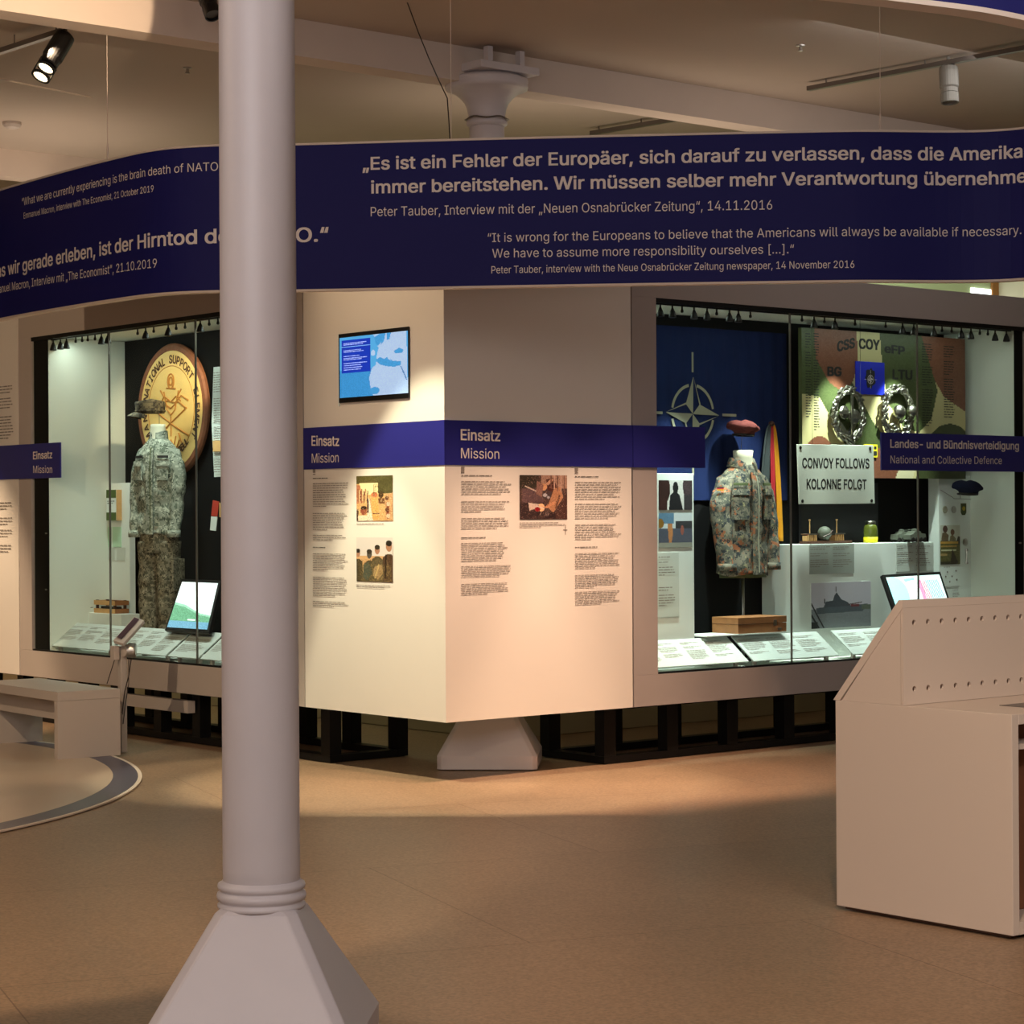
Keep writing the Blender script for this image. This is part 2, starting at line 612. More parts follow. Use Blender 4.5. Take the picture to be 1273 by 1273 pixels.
def letter_px(surf, body, px0, py0, px1, py1, cap_px, mt='letter', parent=None, bold=False, pre='', post='', off=0.004, name='lettering', shear_follow=True):
    """body spans px0..px1 on the surface with baselines py0/py1; pre/post continue at the same scale"""
    s0, z0 = surf.uv(px0, py0)
    s1, z1 = surf.uv(px1, py1)
    a, b = xr(pre + body, bold)
    if pre:
        w_all = xr(pre + body, bold)
        w_body = xr(body, bold)
        a = w_all[1] - (w_body[1] - w_body[0])
        b = w_all[1]
    sc = (s1 - s0) / (b - a)
    pm = surf.P((s0 + s1) / 2, z0)
    capm = cap_px * pxscale(surf.P(s0, z0))
    sy = capm / caph()
    full = pre + body + post
    words = full.split(' ')
    last = None
    for k, wd in enumerate(words):
        vs, fs = text_geo(wd, bold)
        end = xr(' '.join(words[:k + 1]), bold)[1]
        shift = end - xr(wd, bold)[1]
        mb = MB()
        for n_, (ox, oy) in enumerate(BOLD if bold else ((0, 0),)):
            if name == 'board_lettering':
                ox, oy = ox * 2.2, oy * 2.0
            out = []
            for x, y in vs:
                x += shift + ox
                t = (x - a) / (b - a)
                out.append(surf.P(s0 + (x - a) * sc, z0 + (z1 - z0) * t + (y + oy) * sy, off + n_ * .0001))
            mb.add(out, fs)
        last = mb.build(name, mt, parent)
    return last

class Surf:                                   # a frame fixed at one depth, for print on it
    def __init__(s, fr, d=0.0):
        s.fr, s.d = fr, d
    def uv(s, px, py):
        return s.fr.uv(px, py, s.d)
    def P(s, x, z, off=0.0):
        return s.fr.P(x, z, s.d + off)

class Plate:                                  # a tilted plane through three points, print in metres
    def __init__(s, tl, tr, bl):
        s.o = Vector(bl)
        s.ex = (Vector(tr) - Vector(tl)).normalized()
        s.ey = (Vector(tl) - Vector(bl)).normalized()
        s.n = s.ex.cross(s.ey).normalized()
        if s.n.dot(s.o - EYE) > 0:
            s.n = -s.n
        s.w = (Vector(tr) - Vector(tl)).length
        s.h = (Vector(tl) - Vector(bl)).length
    def P(s, x, y, off=0.0):
        return s.o + s.ex * x + s.ey * y + s.n * off

def text_block(surf, x0, x1, z1, z0, pitch, mt='ink', parent=None, name='text_block', paras=(), off=0.003, fill=0.34, head=0):
    """rows of small words as flat printed strokes; paras = row numbers left empty"""
    mb = MB()
    n = int((z1 - z0) / pitch)
    for k in range(n):
        if k in paras:
            continue
        z = z1 - (k + 1) * pitch
        x = x0
        end = x1 - random.uniform(0, 0.18) * (x1 - x0)
        if (k + 1) in paras or k == n - 1:
            end = x0 + (x1 - x0) * random.uniform(0.35, 0.8)
        hh = pitch * (fill + (0.18 if k < head else 0))
        while x < end:
            w = random.uniform(1.2, 5.5) * pitch * 0.62
            w = min(w, end - x)
            if w < pitch * 0.3:
                break
            mb.quad(surf.P(x, z, off), surf.P(x + w, z, off), surf.P(x + w, z + hh, off), surf.P(x, z + hh, off))
            x += w + pitch * 0.38
    if not mb.v:
        return None
    o = mb.build(name, mt, parent)
    o['kind'] = 'stuff'
    return o

def tb_px(fr, d, px0, py0, px1, py1, pitch, **k):
    s = Surf(fr, d)
    x0, z1 = s.uv(px0, py0)
    x1, z0 = s.uv(px1, py1)
    z0 = k.pop('zl') if 'zl' in k else fr.Z(px0, py1, d)
    return text_block(s, x0, x1, z1, z0, pitch, **k)

# ---- little painted pictures, laid on as coloured facets of a flat print
class Cv:
    def __init__(s, w, h, bg):
        if w < 90:                            # finer facets for the small prints
            w, h = w * 2, h * 2
        s.w, s.h = w, h
        s.a = np.zeros((h, w, 3))
        s.a[:] = np.array(bg, float)
        ys, xs = np.mgrid[0:h, 0:w]
        s.X, s.Y = (xs + 0.5) / w, (ys + 0.5) / h       # 0..1, y down
        s.rng = np.random.RandomState(3)
    def put(s, msk, c, var=0):
        c = np.array(c, float)
        s.a[msk] = c
        if var:
            s.a[msk] += s.rng.uniform(-var, var, (int(msk.sum()), 1))
        return s
    def rect(s, x0, y0, x1, y1, c, var=0):
        return s.put((s.X >= x0) & (s.X < x1) & (s.Y >= y0) & (s.Y < y1), c, var)
    def ell(s, cx, cy, rx, ry, c, var=0):
        return s.put(((s.X - cx) / rx) ** 2 + ((s.Y - cy) / ry) ** 2 < 1, c, var)
    def poly(s, pts, c, var=0):
        ins = np.zeros(s.X.shape, bool)
        j = len(pts) - 1
        for i in range(len(pts)):
            xi, yi = pts[i]
            xj, yj = pts[j]
            cond = ((yi > s.Y) != (yj > s.Y)) & (s.X < (xj - xi) * (s.Y - yi) / ((yj - yi) or 1e-9) + xi)
            ins ^= cond
            j = i
        return s.put(ins, c, var)
    def line(s, x0, y0, x1, y1, wd, c, var=0):
        dx, dy = x1 - x0, y1 - y0
        t = np.clip(((s.X - x0) * dx + (s.Y - y0) * dy) / (dx * dx + dy * dy + 1e-9), 0, 1)
        return s.put(np.hypot(s.X - x0 - t * dx, s.Y - y0 - t * dy) < wd, c, var)
    def speck(s, x0, y0, x1, y1, cols, dens):
        m = (s.X >= x0) & (s.X < x1) & (s.Y >= y0) & (s.Y < y1)
        for c in cols:
            s.put(m & (s.rng.rand(*s.X.shape) < dens), c)
        return s
    def build(s, P, name, mt='print', parent=None, origin=None):
        """P(u, v) -> world point, u right, v up, both 0..1"""
        w, h = s.w, s.h
        vs = [P(i / w, 1 - j / h) for j in range(h + 1) for i in range(w + 1)]
        o0 = vs[(h + 1) * (w + 1) - (w + 1)]
        fs = [(j * (w + 1) + i, (j + 1) * (w + 1) + i, (j + 1) * (w + 1) + i + 1, j * (w + 1) + i + 1) for j in range(h) for i in range(w)]
        me = bpy.data.meshes.new(name)
        me.from_pydata([Vector(v) - o0 for v in vs], [], fs)
        at = me.color_attributes.new('Col', 'FLOAT_COLOR', 'CORNER')
        c = np.clip(s.a.reshape(-1, 3) / 255.0, 0, 1)
        c = np.where(c <= 0.04045, c / 12.92, ((c + 0.055) / 1.055) ** 2.4)
        c = np.concatenate([c, np.ones((len(c), 1))], 1)
        at.data.foreach_set('color', np.repeat(c, 4, axis=0).astype(np.float32).ravel())
        me.materials.append(MT[mt])
        o = bpy.data.objects.new(name, me)
        COL.objects.link(o)
        place(o, o0, parent)
        return o

def print_px(cv, fr, d, px0, py0, px1, py1, name='photograph', mt='print', parent=None, off=0.003):
    x0, z1 = fr.uv(px0, py0, d)
    x1, _ = fr.uv(px1, py0, d)
    _, z0 = fr.uv(px0, py1, d)
    return cv.build(lambda u, v: fr.P(x0 + (x1 - x0) * u, z0 + (z1 - z0) * v, d + off), name, mt, parent)

# ================================================================== THE ROOM
RH = 4.54
def ab(a, b, z=0.0):
    return CR + dA * a + dB * b + ZZ * z
A0, A1, B0, B1 = -12.5, 11.0, -12.0, 11.0
MB().prism([ab(A0, B0, -.2), ab(A0, B1, -.2), ab(A1, B1, -.2), ab(A1, B0, -.2)], (0, 0, .195)).build('floor', 'floor')['kind'] = 'structure'
MB().prism([ab(A0, B0, RH), ab(A0, B1, RH), ab(A1, B1, RH), ab(A1, B0, RH)], (0, 0, .2)).build('ceiling', 'ceiling')['kind'] = 'structure'
for nm, p, q, th in (('wall_back', (A1, B0), (A1, B1), dA), ('wall_right', (A0, B1), (A1, B1), dB),
                     ('wall_front', (A0, B0), (A0, B1), -dA), ('wall_left', (A0, B0), (A1, B0), -dB)):
    MB().prism([ab(*p), ab(*q), ab(*q, RH), ab(*p, RH)], th * .2).build(nm, 'wall')['kind'] = 'structure'
# ceiling beams run along dB over the column rows
for i, a in enumerate((-9.95, -4.65, 0.65, 5.95)):
    mb = MB()
    h = 0.22
    mb.prism([ab(a - .10, B0, RH), ab(a + .10, B0, RH), ab(a + .10, B0, RH - h), ab(a - .10, B0, RH - h)], dB * (B1 - B0))
    o = mb.build('trim_%d' % (i + 1), 'beam')
    o['kind'] = 'structure'

# ---- columns
def column(cx, cy, label, rot):
    t = thing('column', label, 'column', (cx, cy, 0))
    c = Vector((cx, cy, 0))
    e1 = Vector((math.cos(rot), math.sin(rot), 0))
    e2 = Vector((-math.sin(rot), math.cos(rot), 0))
    def sq(h, ch, z):
        q = [(h, -h + ch), (h, h - ch), (h - ch, h), (-h + ch, h), (-h, h - ch), (-h, -h + ch), (-h + ch, -h), (h - ch, -h)]
        return [c + e1 * x + e2 * y + ZZ * z for x, y in q]
    MB().loft([sq(.315, .03, 0.0), sq(.315, .03, .085), sq(.124, .03, .425), sq(.112, .03, .436)]).build('pedestal', 'column', t, bevel=0.006)
    prof = [(.112, .43), (.128, .43), (.131, .435), (.131, .442), (.124, .447), (.124, .452), (.131, .456), (.134, .466), (.131, .476),
            (.123, .48), (.123, .484), (.129, .488), (.131, .496), (.129, .503), (.119, .508), (.117, .512)]
    MB().lathe(c, prof, 48).build('ring_moulding', 'column', t, smooth=True)
    MB().lathe(c, [(.113, .43), (.115, .55), (.112, 4.0), (.111, 4.12)], 48).build('shaft', 'column', t, smooth=True)
    cp = [(.111, 4.06), (.118, 4.065), (.130, 4.075), (.132, 4.09), (.128, 4.10), (.116, 4.105), (.118, 4.13), (.126, 4.16), (.142, 4.19),
          (.170, 4.215), (.205, 4.238), (.240, 4.25), (.262, 4.256), (.266, 4.27), (.262, 4.285), (.266, 4.29), (.266, 4.302), (.24, 4.31), (.22, 4.32)]
    cp = [(r_, z_ if z_ < 4.105 else 4.105 + (z_ - 4.105) * 1.28) for r_, z_ in cp]
    MB().lathe(c, cp, 48).build('capital', 'column', t, smooth=True)
    MB().loft([[c + dA * x * .24 + dB * y * .24 + ZZ * z for x, y in ((1, 1), (-1, 1), (-1, -1), (1, -1))] for z in (4.382, 4.43)]).build('top_plate', 'column', t, bevel=.004)
    for y in (-.13, .13):
        MB().prism([c + dB * (y - .02) + dA * -.20 + ZZ * 4.431, c + dB * (y + .02) + dA * -.20 + ZZ * 4.431,
                    c + dB * (y + .02) + dA * -.20 + ZZ * 4.53, c + dB * (y - .02) + dA * -.20 + ZZ * 4.53], dA * .045).build('bracket', 'column', t)
    return t
colF = at_depth(608, 640, 14.1)
column(colF.x, colF.y, 'far white cast column rising from inside the display block, its capital above the banner', math.radians(-3.6))
colN = at_depth(322.5, 640, 6.6)
column(colN.x, colN.y, 'tall white round iron column in the foreground on a flared pedestal', math.radians(-3.6))

# ================================================================== DISPLAY BLOCK
ZB, ZT = 0.36, 3.2
WZ0, WZ1 = 0.56, 2.98
xJ = FB.X(787)                # joint of text wall and right case
xL = FA.X(378.5)
xLL = FA.X(24)
iw = thing('information_wall', 'white corner wall of printed text under blue bands, with a map screen', 'display wall', ab(.2, .2))
MB().prism([FA.P(0, ZB), FA.P(xL, ZB), FA.P(xL, ZB, -.05), FA.P(-.05, ZB, -.05)], ZZ * (ZT - ZB)).build('left_panel', 'white', iw)
MB().prism([FB.P(0, ZB), FB.P(xJ - .012, ZB), FB.P(xJ - .012, ZB, -.05), FB.P(.05, ZB, -.05)], ZZ * (ZT - ZB)).build('right_panel', 'white', iw)
MB().prism([ab(.05, .05, ZT - .03), ab(1.2, .05, ZT - .03), ab(1.2, 1.2, ZT - .03), ab(.05, 1.2, ZT - .03)], (0, 0, .02)).build('top_cover', 'casing', iw)
BZ0, BZ1 = 1.6 + (638.5 - 578) * pxscale(CR), 1.6 + (638.5 - 522) * pxscale(CR)
bandA = MB().fbox(FA, xL, 0.006, BZ0, BZ1, 0.006, 0.001).build('blue_band', 'bandnavy', iw)
bandB = MB().fbox(FB, 0.0, xJ - .006, BZ0, BZ1, 0.006, 0.001).build('blue_band', 'bandnavy', iw)
SA, SB = Surf(FA), Surf(FB)
letter_px(SA, 'Einsatz', 389, 554, 423, 554.3, 12, parent=bandA, bold=True, off=.009)
letter_px(SA, 'Mission', 389, 575.5, 422.5, 574.5, 11.5, parent=bandA, off=.009)
letter_px(SB, 'Einsatz', 572, 547, 620.5, 548.5, 13.3, parent=bandB, bold=True, off=.009)
letter_px(SB, 'Mission', 572, 569.5, 619.5, 570.5, 12.5, parent=bandB, off=.009)
# printed columns of text
def block(fr, px0, px1, rows, parent=iw, d=0.0, pitch=.026, mt='ink'):
    for (y0, y1, kind) in rows:
        tb_px(fr, d, px0, y0, px1, y1, pitch, parent=parent, mt='ink2' if kind else mt, off=.004)
PB = .0232
block(FA, 389.5, 434, [(592.5, 596, 1), (599, 632, 0), (636, 659, 0), (663, 672, 0), (678, 683, 1), (686, 711, 0), (715, 741, 0), (745, 755, 0)], pitch=.0145)
block(FA, 443.5, 488, [(649, 653, 0), (725, 731, 0)], pitch=.0125)
block(FB, 573, 635, [(588.5, 592.5, 1), (596, 617, 0), (621, 638, 0), (642, 659, 0), (666, 670, 1), (673, 698, 0), (702, 720, 0), (724, 741, 0)], pitch=.0148)
block(FB, 645.5, 704, [(648, 658, 0)], pitch=.0125)
block(FB, 714.5, 772, [(590, 594, 1), (597, 621, 0), (624, 645, 0), (650, 671, 0), (678, 682, 1), (686, 709, 0), (713, 731, 0), (734, 753, 0)], pitch=.0148)
for px, py, fr in ((389.5, 584, FA), (573, 581, FB), (714.5, 582, FB)):
    x, z = fr.uv(px, py)
    MB().fbox(fr, x, x + .024, z - .02, z + .005, .004, .001).fbox(fr, x, x + .024, z - .032, z - .026, .004, .001).build('chapter_mark', 'ink', iw)
# photographs
c1 = Cv(44, 54, (214, 168, 110)).rect(0, 0, 1, .18, (92, 84, 44), 20).rect(.55, 0, 1, .4, (84, 80, 44), 24).rect(.08, .16, .6, .42, (250, 226, 170), 6)
c1.poly([(0, .2), (.1, .2), (.2, .6), (0, .62)], (188, 120, 84), 20).poly([(.3, .52), (.36, .5), (.46, 1), (.3, 1)], (236, 220, 196), 8).poly([(.3, .5), (.34, .5), (.34, .82), (.29, .82)], (60, 48, 56))
c1.ell(.5, .42, .09, .06, (206, 120, 80)).poly([(.42, .48), (.6, .48), (.62, .95), (.44, .95)], (224, 170, 96), 14).ell(.68, .42, .07, .08, (70, 52, 30), 10).poly([(.6, .5), (.78, .5), (.8, .62), (.62, .62)], (120, 80, 50), 20)
c1.ell(.2, .78, .09, .09, (150, 80, 56)).ell(.2, .71, .09, .04, (50, 36, 24)).rect(0, .74, .06, 1, (60, 36, 24)).poly([(.78, .42), (1, .38), (1, 1), (.8, 1)], (206, 158, 110), 24).poly([(.82, .6), (.92, .58), (.9, .95), (.84, .95)], (140, 76, 50)).rect(.05, .88, .32, 1, (240, 220, 190), 8)
for k in range(9):
    c1.line(.04 + .035 * k, .3 + .02 * (k % 3), .05 + .03 * k, .55 + .05 * (k % 2), .012, ((150, 92, 60), (232, 190, 140), (96, 60, 44))[k % 3], 14)
for k in range(4):
    c1.ell(.84 + .04 * (k % 2), .5 + .13 * k, .05, .05, ((96, 60, 44), (220, 190, 160))[k % 2], 20)
c1.line(.48, .2, .49, .45, .008, (96, 74, 44)).line(.45, .84, .62, .84, .012, (120, 74, 40)).speck(.5, 0, 1, .4, [(44, 44, 24), (132, 124, 80)], .12).speck(0, .4, 1, 1, [(150, 96, 60), (250, 220, 170)], .05)
print_px(c1, FA, 0, 443.5, 592, 488.5, 647.5, parent=iw)
c2 = Cv(44, 54, (222, 214, 208)).rect(0, .42, 1, 1, (214, 170, 120), 8)
def fig(cv, x, y, w, hair=(44, 38, 28), skin=(176, 128, 98), coat=(74, 66, 44)):
    cv.poly([(x - w * 1.5, 1), (x - w * 1.3, y + w * 1.9), (x - w * .4, y + w * 1.3), (x + w * .4, y + w * 1.3), (x + w * 1.3, y + w * 1.9), (x + w * 1.5, 1)], coat, 26)
    cv.ell(x, y, w * .62, w * .9, skin, 10).ell(x, y - w * .55, w * .64, w * .5, hair)
fig(c2, .04, .36, .1); fig(c2, .9, .2, .13, coat=(84, 62, 44)); fig(c2, .36, .38, .11, skin=(90, 84, 76)); fig(c2, .58, .28, .11, coat=(96, 84, 58))
c2.speck(.1, .6, .95, 1, [(130, 112, 70), (52, 50, 34), (176, 150, 96)], .12)
for fx, fy in ((.36, .36), (.58, .26)):
    c2.ell(fx, fy - .03, .05, .03, (60, 52, 40), 8)
c2.poly([(.5, .66), (.7, .6), (.74, .8), (.6, .95), (.46, .86)], (170, 140, 96), 30).poly([(.2, .62), (.34, .55), (.44, .8), (.3, .98), (.18, .9)], (84, 90, 74), 24).line(.62, .62, .52, .9, .02, (210, 180, 120)).line(.82, .4, .8, .9, .02, (50, 36, 28))
c2.speck(0, .5, 1, 1, [(36, 32, 24), (150, 124, 84)], .06)
print_px(c2, FA, 0, 443.5, 668, 488.5, 722.5, parent=iw)
c3 = Cv(58, 55, (84, 62, 56)).rect(0, 0, .4, .3, (58, 50, 40), 20).rect(.45, 0, 1, .3, (176, 138, 118), 26).rect(.05, .3, .5, .62, (104, 78, 80), 14).rect(0, .62, .5, 1, (58, 40, 40), 12)
c3.line(.12, .25, .34, .36, .013, (220, 196, 180)).ell(.5, .27, .07, .08, (226, 166, 120)).poly([(.55, .1), (.7, .05), (.8, .3), (.6, .42)], (86, 46, 38), 16).line(.58, .2, .68, .1, .03, (210, 160, 130))
c3.ell(.57, .44, .12, .1, (84, 66, 66)).ell(.53, .45, .045, .04, (196, 190, 194)).poly([(.72, .3), (.86, .26), (.92, .5), (.7, .85), (.58, .72)], (188, 132, 96), 22).poly([(.82, .7), (1, .4), (1, 1), (.7, 1)], (78, 50, 44), 18)
c3.poly([(.18, .62), (.5, .66), (.5, .7), (.2, .8)], (226, 200, 184)).ell(.45, .73, .07, .09, (255, 200, 150)).ell(.37, .77, .06, .05, (150, 22, 30)).rect(.36, .84, .75, 1, (52, 34, 34), 14).line(.42, .9, .45, .84, .01, (150, 130, 120)).ell(.57, .88, .05, .05, (96, 80, 78))
for k in range(5):
    c3.line(.66 + .07 * k, .0, .66 + .07 * k, .28 + .03 * k, .012, ((120, 86, 76), (206, 168, 150))[k % 2], 16)
c3.poly([(.36, .12), (.5, .22), (.46, .5), (.34, .42)], (150, 108, 96), 20).line(.72, .62, .56, .72, .03, (214, 150, 110)).line(.84, .46, .76, .74, .02, (120, 80, 60)).ell(.6, .5, .03, .03, (180, 176, 184)).line(.36, .7, .5, .75, .012, (232, 214, 200))
c3.speck(0, 0, 1, 1, [(40, 26, 26), (190, 150, 130)], .035)
print_px(c3, FB, 0, 645.5, 590.5, 704.5, 646, parent=iw)
x, z = FB.uv(702.5, 658.5)
MB().fbox(FB, x - .001, x + .002, z - .03, z + .03, .004, .001).fbox(FB, x - .015, x + .015, z - .001, z + .002, .004, .001).build('crop_mark', 'ink', iw)
# recessed map screen
x0, z1 = FA.uv(420.5, 416)
x1, _ = FA.uv(509.5, 407)
z1 = FA.Z(465, 411)
z0 = FA.Z(465, 498)
scr = MB().fbox(FA, x0 + .02, x1, z0, z1, .012, .002).build('screen_frame', 'lampblack', iw)
MB().fbox(FA, x0 - .0, x0 + .02, z0 - .02, z1, .006, .001).build('screen_reveal', 'paper', iw)
sea, land = (58, 136, 196), (150, 178, 214)
cm = Cv(100, 84, (70, 150, 206)).rect(0, .55, .5, 1, (50, 130, 192), 8)
cm.poly([(.5, 0), (.98, 0), (1, 1), (.5, 1), (.46, .88), (.44, .7), (.48, .55), (.54, .5), (.56, .3), (.6, .18)], land, 6)
cm.poly([(.52, .05), (.6, 0), (.68, .0), (.66, .12), (.6, .2), (.54, .16)], sea, 8).poly([(.7, .0), (.76, 0), (.74, .1), (.7, .12)], sea, 8)
cm.poly([(.56, .2), (.62, .14), (.6, .24)], land).poly([(.54, .42), (.6, .38), (.66, .42), (.72, .38), (.78, .46), (.9, .48), (.9, .54), (.8, .56), (.7, .54), (.6, .5), (.56, .46)], sea, 8)
cm.poly([(.68, .36), (.72, .42), (.76, .46), (.74, .38)], land).poly([(.8, .3), (.88, .26), (.94, .3), (.92, .35), (.82, .34)], sea, 8).line(.9, .56, .98, .78, .008, (60, 110, 170)).ell(.52, .92, .07, .06, sea).ell(.5, .3, .03, .05, land)
cm.rect(0.03, .05, .46, .6, (20, 50, 168)).rect(.03, .15, .46, .17, (110, 160, 220))
for yy in (.09, .12, .21, .24, .31, .34, .37, .43, .47, .5, .53):
    cm.rect(.06, yy, .06 + random.uniform(.22, .37), yy + .012, (150, 170, 240), 30)
xs0, xs1 = x0 + .035, x1 - .002
cm.build(lambda u, v: FA.P(xs0 + (xs1 - xs0) * u, z0 + .03 + (z1 - z0 - .055) * v, .0145), 'screen', 'screen', scr)

# ---- further text panel at the far left
dp = thing('text_board', 'white text panel at the left edge of the display block, beside the glass case', 'display panel', FA.P(xLL - .8, ZB, -.1))
xo = xLL - 1.6
MB().fbox(FA, xo, xLL - .012, ZB, ZT, 0, -.05).build('panel', 'white', dp)
ZQ0, ZQ1 = BZ0, BZ1
MB().fbox(FA, xo, xLL - .012, BZ0, BZ1, .006, .001).build('blue_band', 'bandnavy', dp)
tb_px(FA, 0, 0, 478, 17, 550, .024, parent=dp, paras=(3, 8, 9), off=.004, zl=FA.Z(8, 548))
tb_px(FA, 0, 0, 622, 17, 690, .024, parent=dp, paras=(3, 4, 8, 12, 13), off=.004, zl=FA.Z(8, 688))

# ---- the two glass cases
def small_spot(fr, x, zt, d, big, par):
    mb = MB()
    p = fr.P(x, zt, d)
    mb.tube([p, p - ZZ * .022], .006, 6)
    if big:
        q = p - ZZ * .018
        mb.lathe(q, [(.008, 0), (.012, -.012), (.017, -.02), (.026, -.05), (.026, -.058), (.02, -.06)], 10)
    else:
        mb.lathe(p - ZZ * .018, [(.006, 0), (.010, -.008), (.010, -.02), (.004, -.024)], 8)
    return mb.build('case_spotlight' if big else 'lamp_mount', 'lampblack', par)

def display_case(fr, label, ox0, ox1, wx0, wx1, ex_side, joints, lamps, zfun=None):
    """casing with a wide window; ex_side = which end wall is visible (+1 right, -1 left)"""
    t = thing('display_case', label, 'display case', fr.P((ox0 + ox1) / 2, ZB, -.4))
    D = .78
    P = MB()
    P.fbox(fr, ox0, ox1, WZ1, ZT, 0, -.05)
    P.build('top_fascia', 'casing', t)
    MB().fbox(fr, ox0, ox1, ZB, WZ0, 0, -.05).build('bottom_fascia', 'casing', t)
    MB().fbox(fr, ox0, wx0, WZ0 + .001, WZ1 - .001, 0, -.05).build('side_fascia', 'casing', t)
    MB().fbox(fr, wx1, ox1, WZ0 + .001, WZ1 - .001, 0, -.05).build('side_fascia', 'casing', t)
    MB().fbox(fr, ox0 + .01, ox1 - .01, ZT - .03, ZT - .01, -.05, -D).build('case_roof', 'casing', t)
    MB().fbox(fr, ox0, ox1, ZB, ZT, -D, -D - .04).build('case_back', 'casing', t)
    MB().fbox(fr, ox0, ox1, ZB, ZB + .04, -.05, -D).build('case_bottom', 'casing', t)
    MB().fbox(fr, wx0 - .02, wx1 + .02, WZ0 - .03, WZ0, -.05, -D + .001).build('case_floor', 'cream', t)
    MB().fbox(fr, wx0 - .02, wx1 + .02, WZ1 - .012, WZ1 + .02, -.052, -D + .001).build('case_ceiling', 'cream', t)
    MB().fbox(fr, wx0 - .02, wx1 + .02, WZ0 + .001, WZ1 - .015, -.70, -.74).build('back_lining', 'black', t)
    e = (lambda x, w: (x, x + w)) if ex_side > 0 else (lambda x, w: (x - w, x))
    sgn = ex_side
    xe = wx1 - .06 if ex_side > 0 else wx0
    return t

def case_common(t, fr, wx0, wx1, joints, lamps):
    xs = [wx0] + joints + [wx1]
    for i in range(len(xs) - 1):
        MB().fbox(fr, xs[i] + .004, xs[i + 1] - .004, WZ0 + .004, WZ1 - .03, -.015, -.023).build('glass_pane', 'glass', t)
    for x in joints:
        MB().fbox(fr, x - .0035, x + .0035, WZ0 + .004, WZ1 - .03, -.012, -.026).build('pane_joint', 'wire', t)
    MB().fbox(fr, wx0, wx1, WZ0, WZ0 + .012, -.005, -.03).build('glass_channel', 'blacksteel', t)
    MB().fbox(fr, wx0, wx1, WZ1 - .03, WZ1, -.005, -.035).build('glass_channel', 'blacksteel', t)
    MB().fbox(fr, wx0 + .05, wx1 - .05, WZ1 - .034, WZ1 - .012, -.055, -.085).build('lamp_rail', 'lampblack', t)
    for px, big in lamps:
        x = fr.X(px, -.07, 400)
        if wx0 + .06 < x < wx1 - .06:
            small_spot(fr, x, WZ1 - .034, -.07, big, t)

# left case
wl0, wl1 = FA.X(39), FA.X(346)
jl = [FA.X(137, -.02), FA.X(244.5, -.02)]
jl.append(jl[1] + (jl[1] - jl[0]) * 1.0)
jl = [j for j in jl if j < wl1 - .1]
caseL = display_case(FA, 'long glass display case on the left holding the grey camouflage uniform and wooden disc', xLL, xL - .012, wl0, wl1, -1, jl, [])
case_common(caseL, FA, wl0, wl1, jl, [(66, 1), (75, 1), (82.5, 1), (94, 0), (102, 0), (109, 0), (118, 0), (126, 1), (134, 1), (171, 0), (181, 1), (191, 0), (209, 1), (219, 0), (230, 0), (249, 1), (260, 0), (271, 0)])
xe = FA.X(60.5, -.03)
MB().fbox(FA, xe - .03, xe, WZ0 + .001, WZ1 - .016, -.035, -.70).build('end_lining', 'cream', caseL)
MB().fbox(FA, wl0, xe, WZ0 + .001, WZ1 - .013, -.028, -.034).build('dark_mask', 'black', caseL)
MB().fbox(FA, wl1, wl1 + .03, WZ0 + .001, WZ1 - .016, -.035, -.70).build('end_lining', 'cream', caseL)
for py in (663, 733):
    x, z = FA.uv(57.5, py, -.026)
    MB().fbox(FA, x - .012, x + .012, z - .006, z + .006, -.022, -.028).build('glint_stud', 'steel', caseL)  # steel pieces shaped in place of bright reflections in the dark strip
xf = FA.X(77)
fl = MB().fbox(FA, xLL - .011, xf, BZ0, BZ1, .012, .002).build('blue_band', 'bandnavy', caseL)
letter_px(SA, 'Einsatz', 43.5, 571, 67, 569.6, 9.2, parent=fl, bold=True, off=.015)
letter_px(SA, 'Mission', 43.5, 588, 67, 588, 9, parent=fl, off=.015)

# right case
wr0, wr1 = FB.X(817), FB.X(1276)
jr = [FB.X(983, -.02), FB.X(1141, -.02)]
MT['casing_grey'] = mat('casing_grey', (172, 162, 158), 0.5)
caseR = display_case(FB, 'long glass display case on the right holding the spotted jacket, blue flag and convoy sign', xJ, wr1 + .35, wr0, wr1, 1, jr, [])
for o_ in caseR.children:
    if o_.name.split('.')[0] in ('top_fascia', 'bottom_fascia', 'side_fascia'):
        o_.data.materials[0] = MT['casing_grey']
case_common(caseR, FB, wr0, wr1, jr, [(821, 1), (836, 1), (848, 0), (863, 1), (879, 1), (891, 0), (907, 1), (918, 1), (933, 0), (997, 0), (1012, 1), (1025, 0), (1038, 1), (1063, 0), (1101, 0), (1122, 1), (1136, 1),
                                          (1161, 1), (1171, 0), (1183, 0), (1195, 1), (1207, 1), (1218, 0), (1228, 0), (1237, 1), (1251, 1)])
xe2 = FB.X(1262, -.03)
MB().fbox(FB, xe2, xe2 + .03, WZ0 + .001, WZ1 - .016, -.035, -.70).build('end_lining', 'cream', caseR)
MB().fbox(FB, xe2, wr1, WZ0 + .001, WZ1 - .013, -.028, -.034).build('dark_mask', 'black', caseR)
MB().fbox(FB, wr0 - .03, wr0, WZ0 + .001, WZ1 - .016, -.035, -.70).build('end_lining', 'cream', caseR)
x, z = FB.uv(1268, 675, -.026)
MB().fbox(FB, x - .012, x + .012, z - .006, z + .006, -.022, -.028).build('glint_stud', 'steel', caseR)  # steel piece put in for a bright reflection
MB().fbox(FB, xJ - .005, FB.X(875.5), BZ0, BZ1, .012, .002).build('blue_band', 'bandnavy', caseR)
br_ = MB().fbox(FB, FB.X(1094.5), wr1 + .35, BZ0 - .0, BZ1 - .0, .012, .002).build('blue_band', 'bandnavy', caseR)
letter_px(SB, 'Landes- und Bündnisverteidigung', 1105, 556.5, 1264.5, 559, 10, parent=br_, bold=True, off=.015)
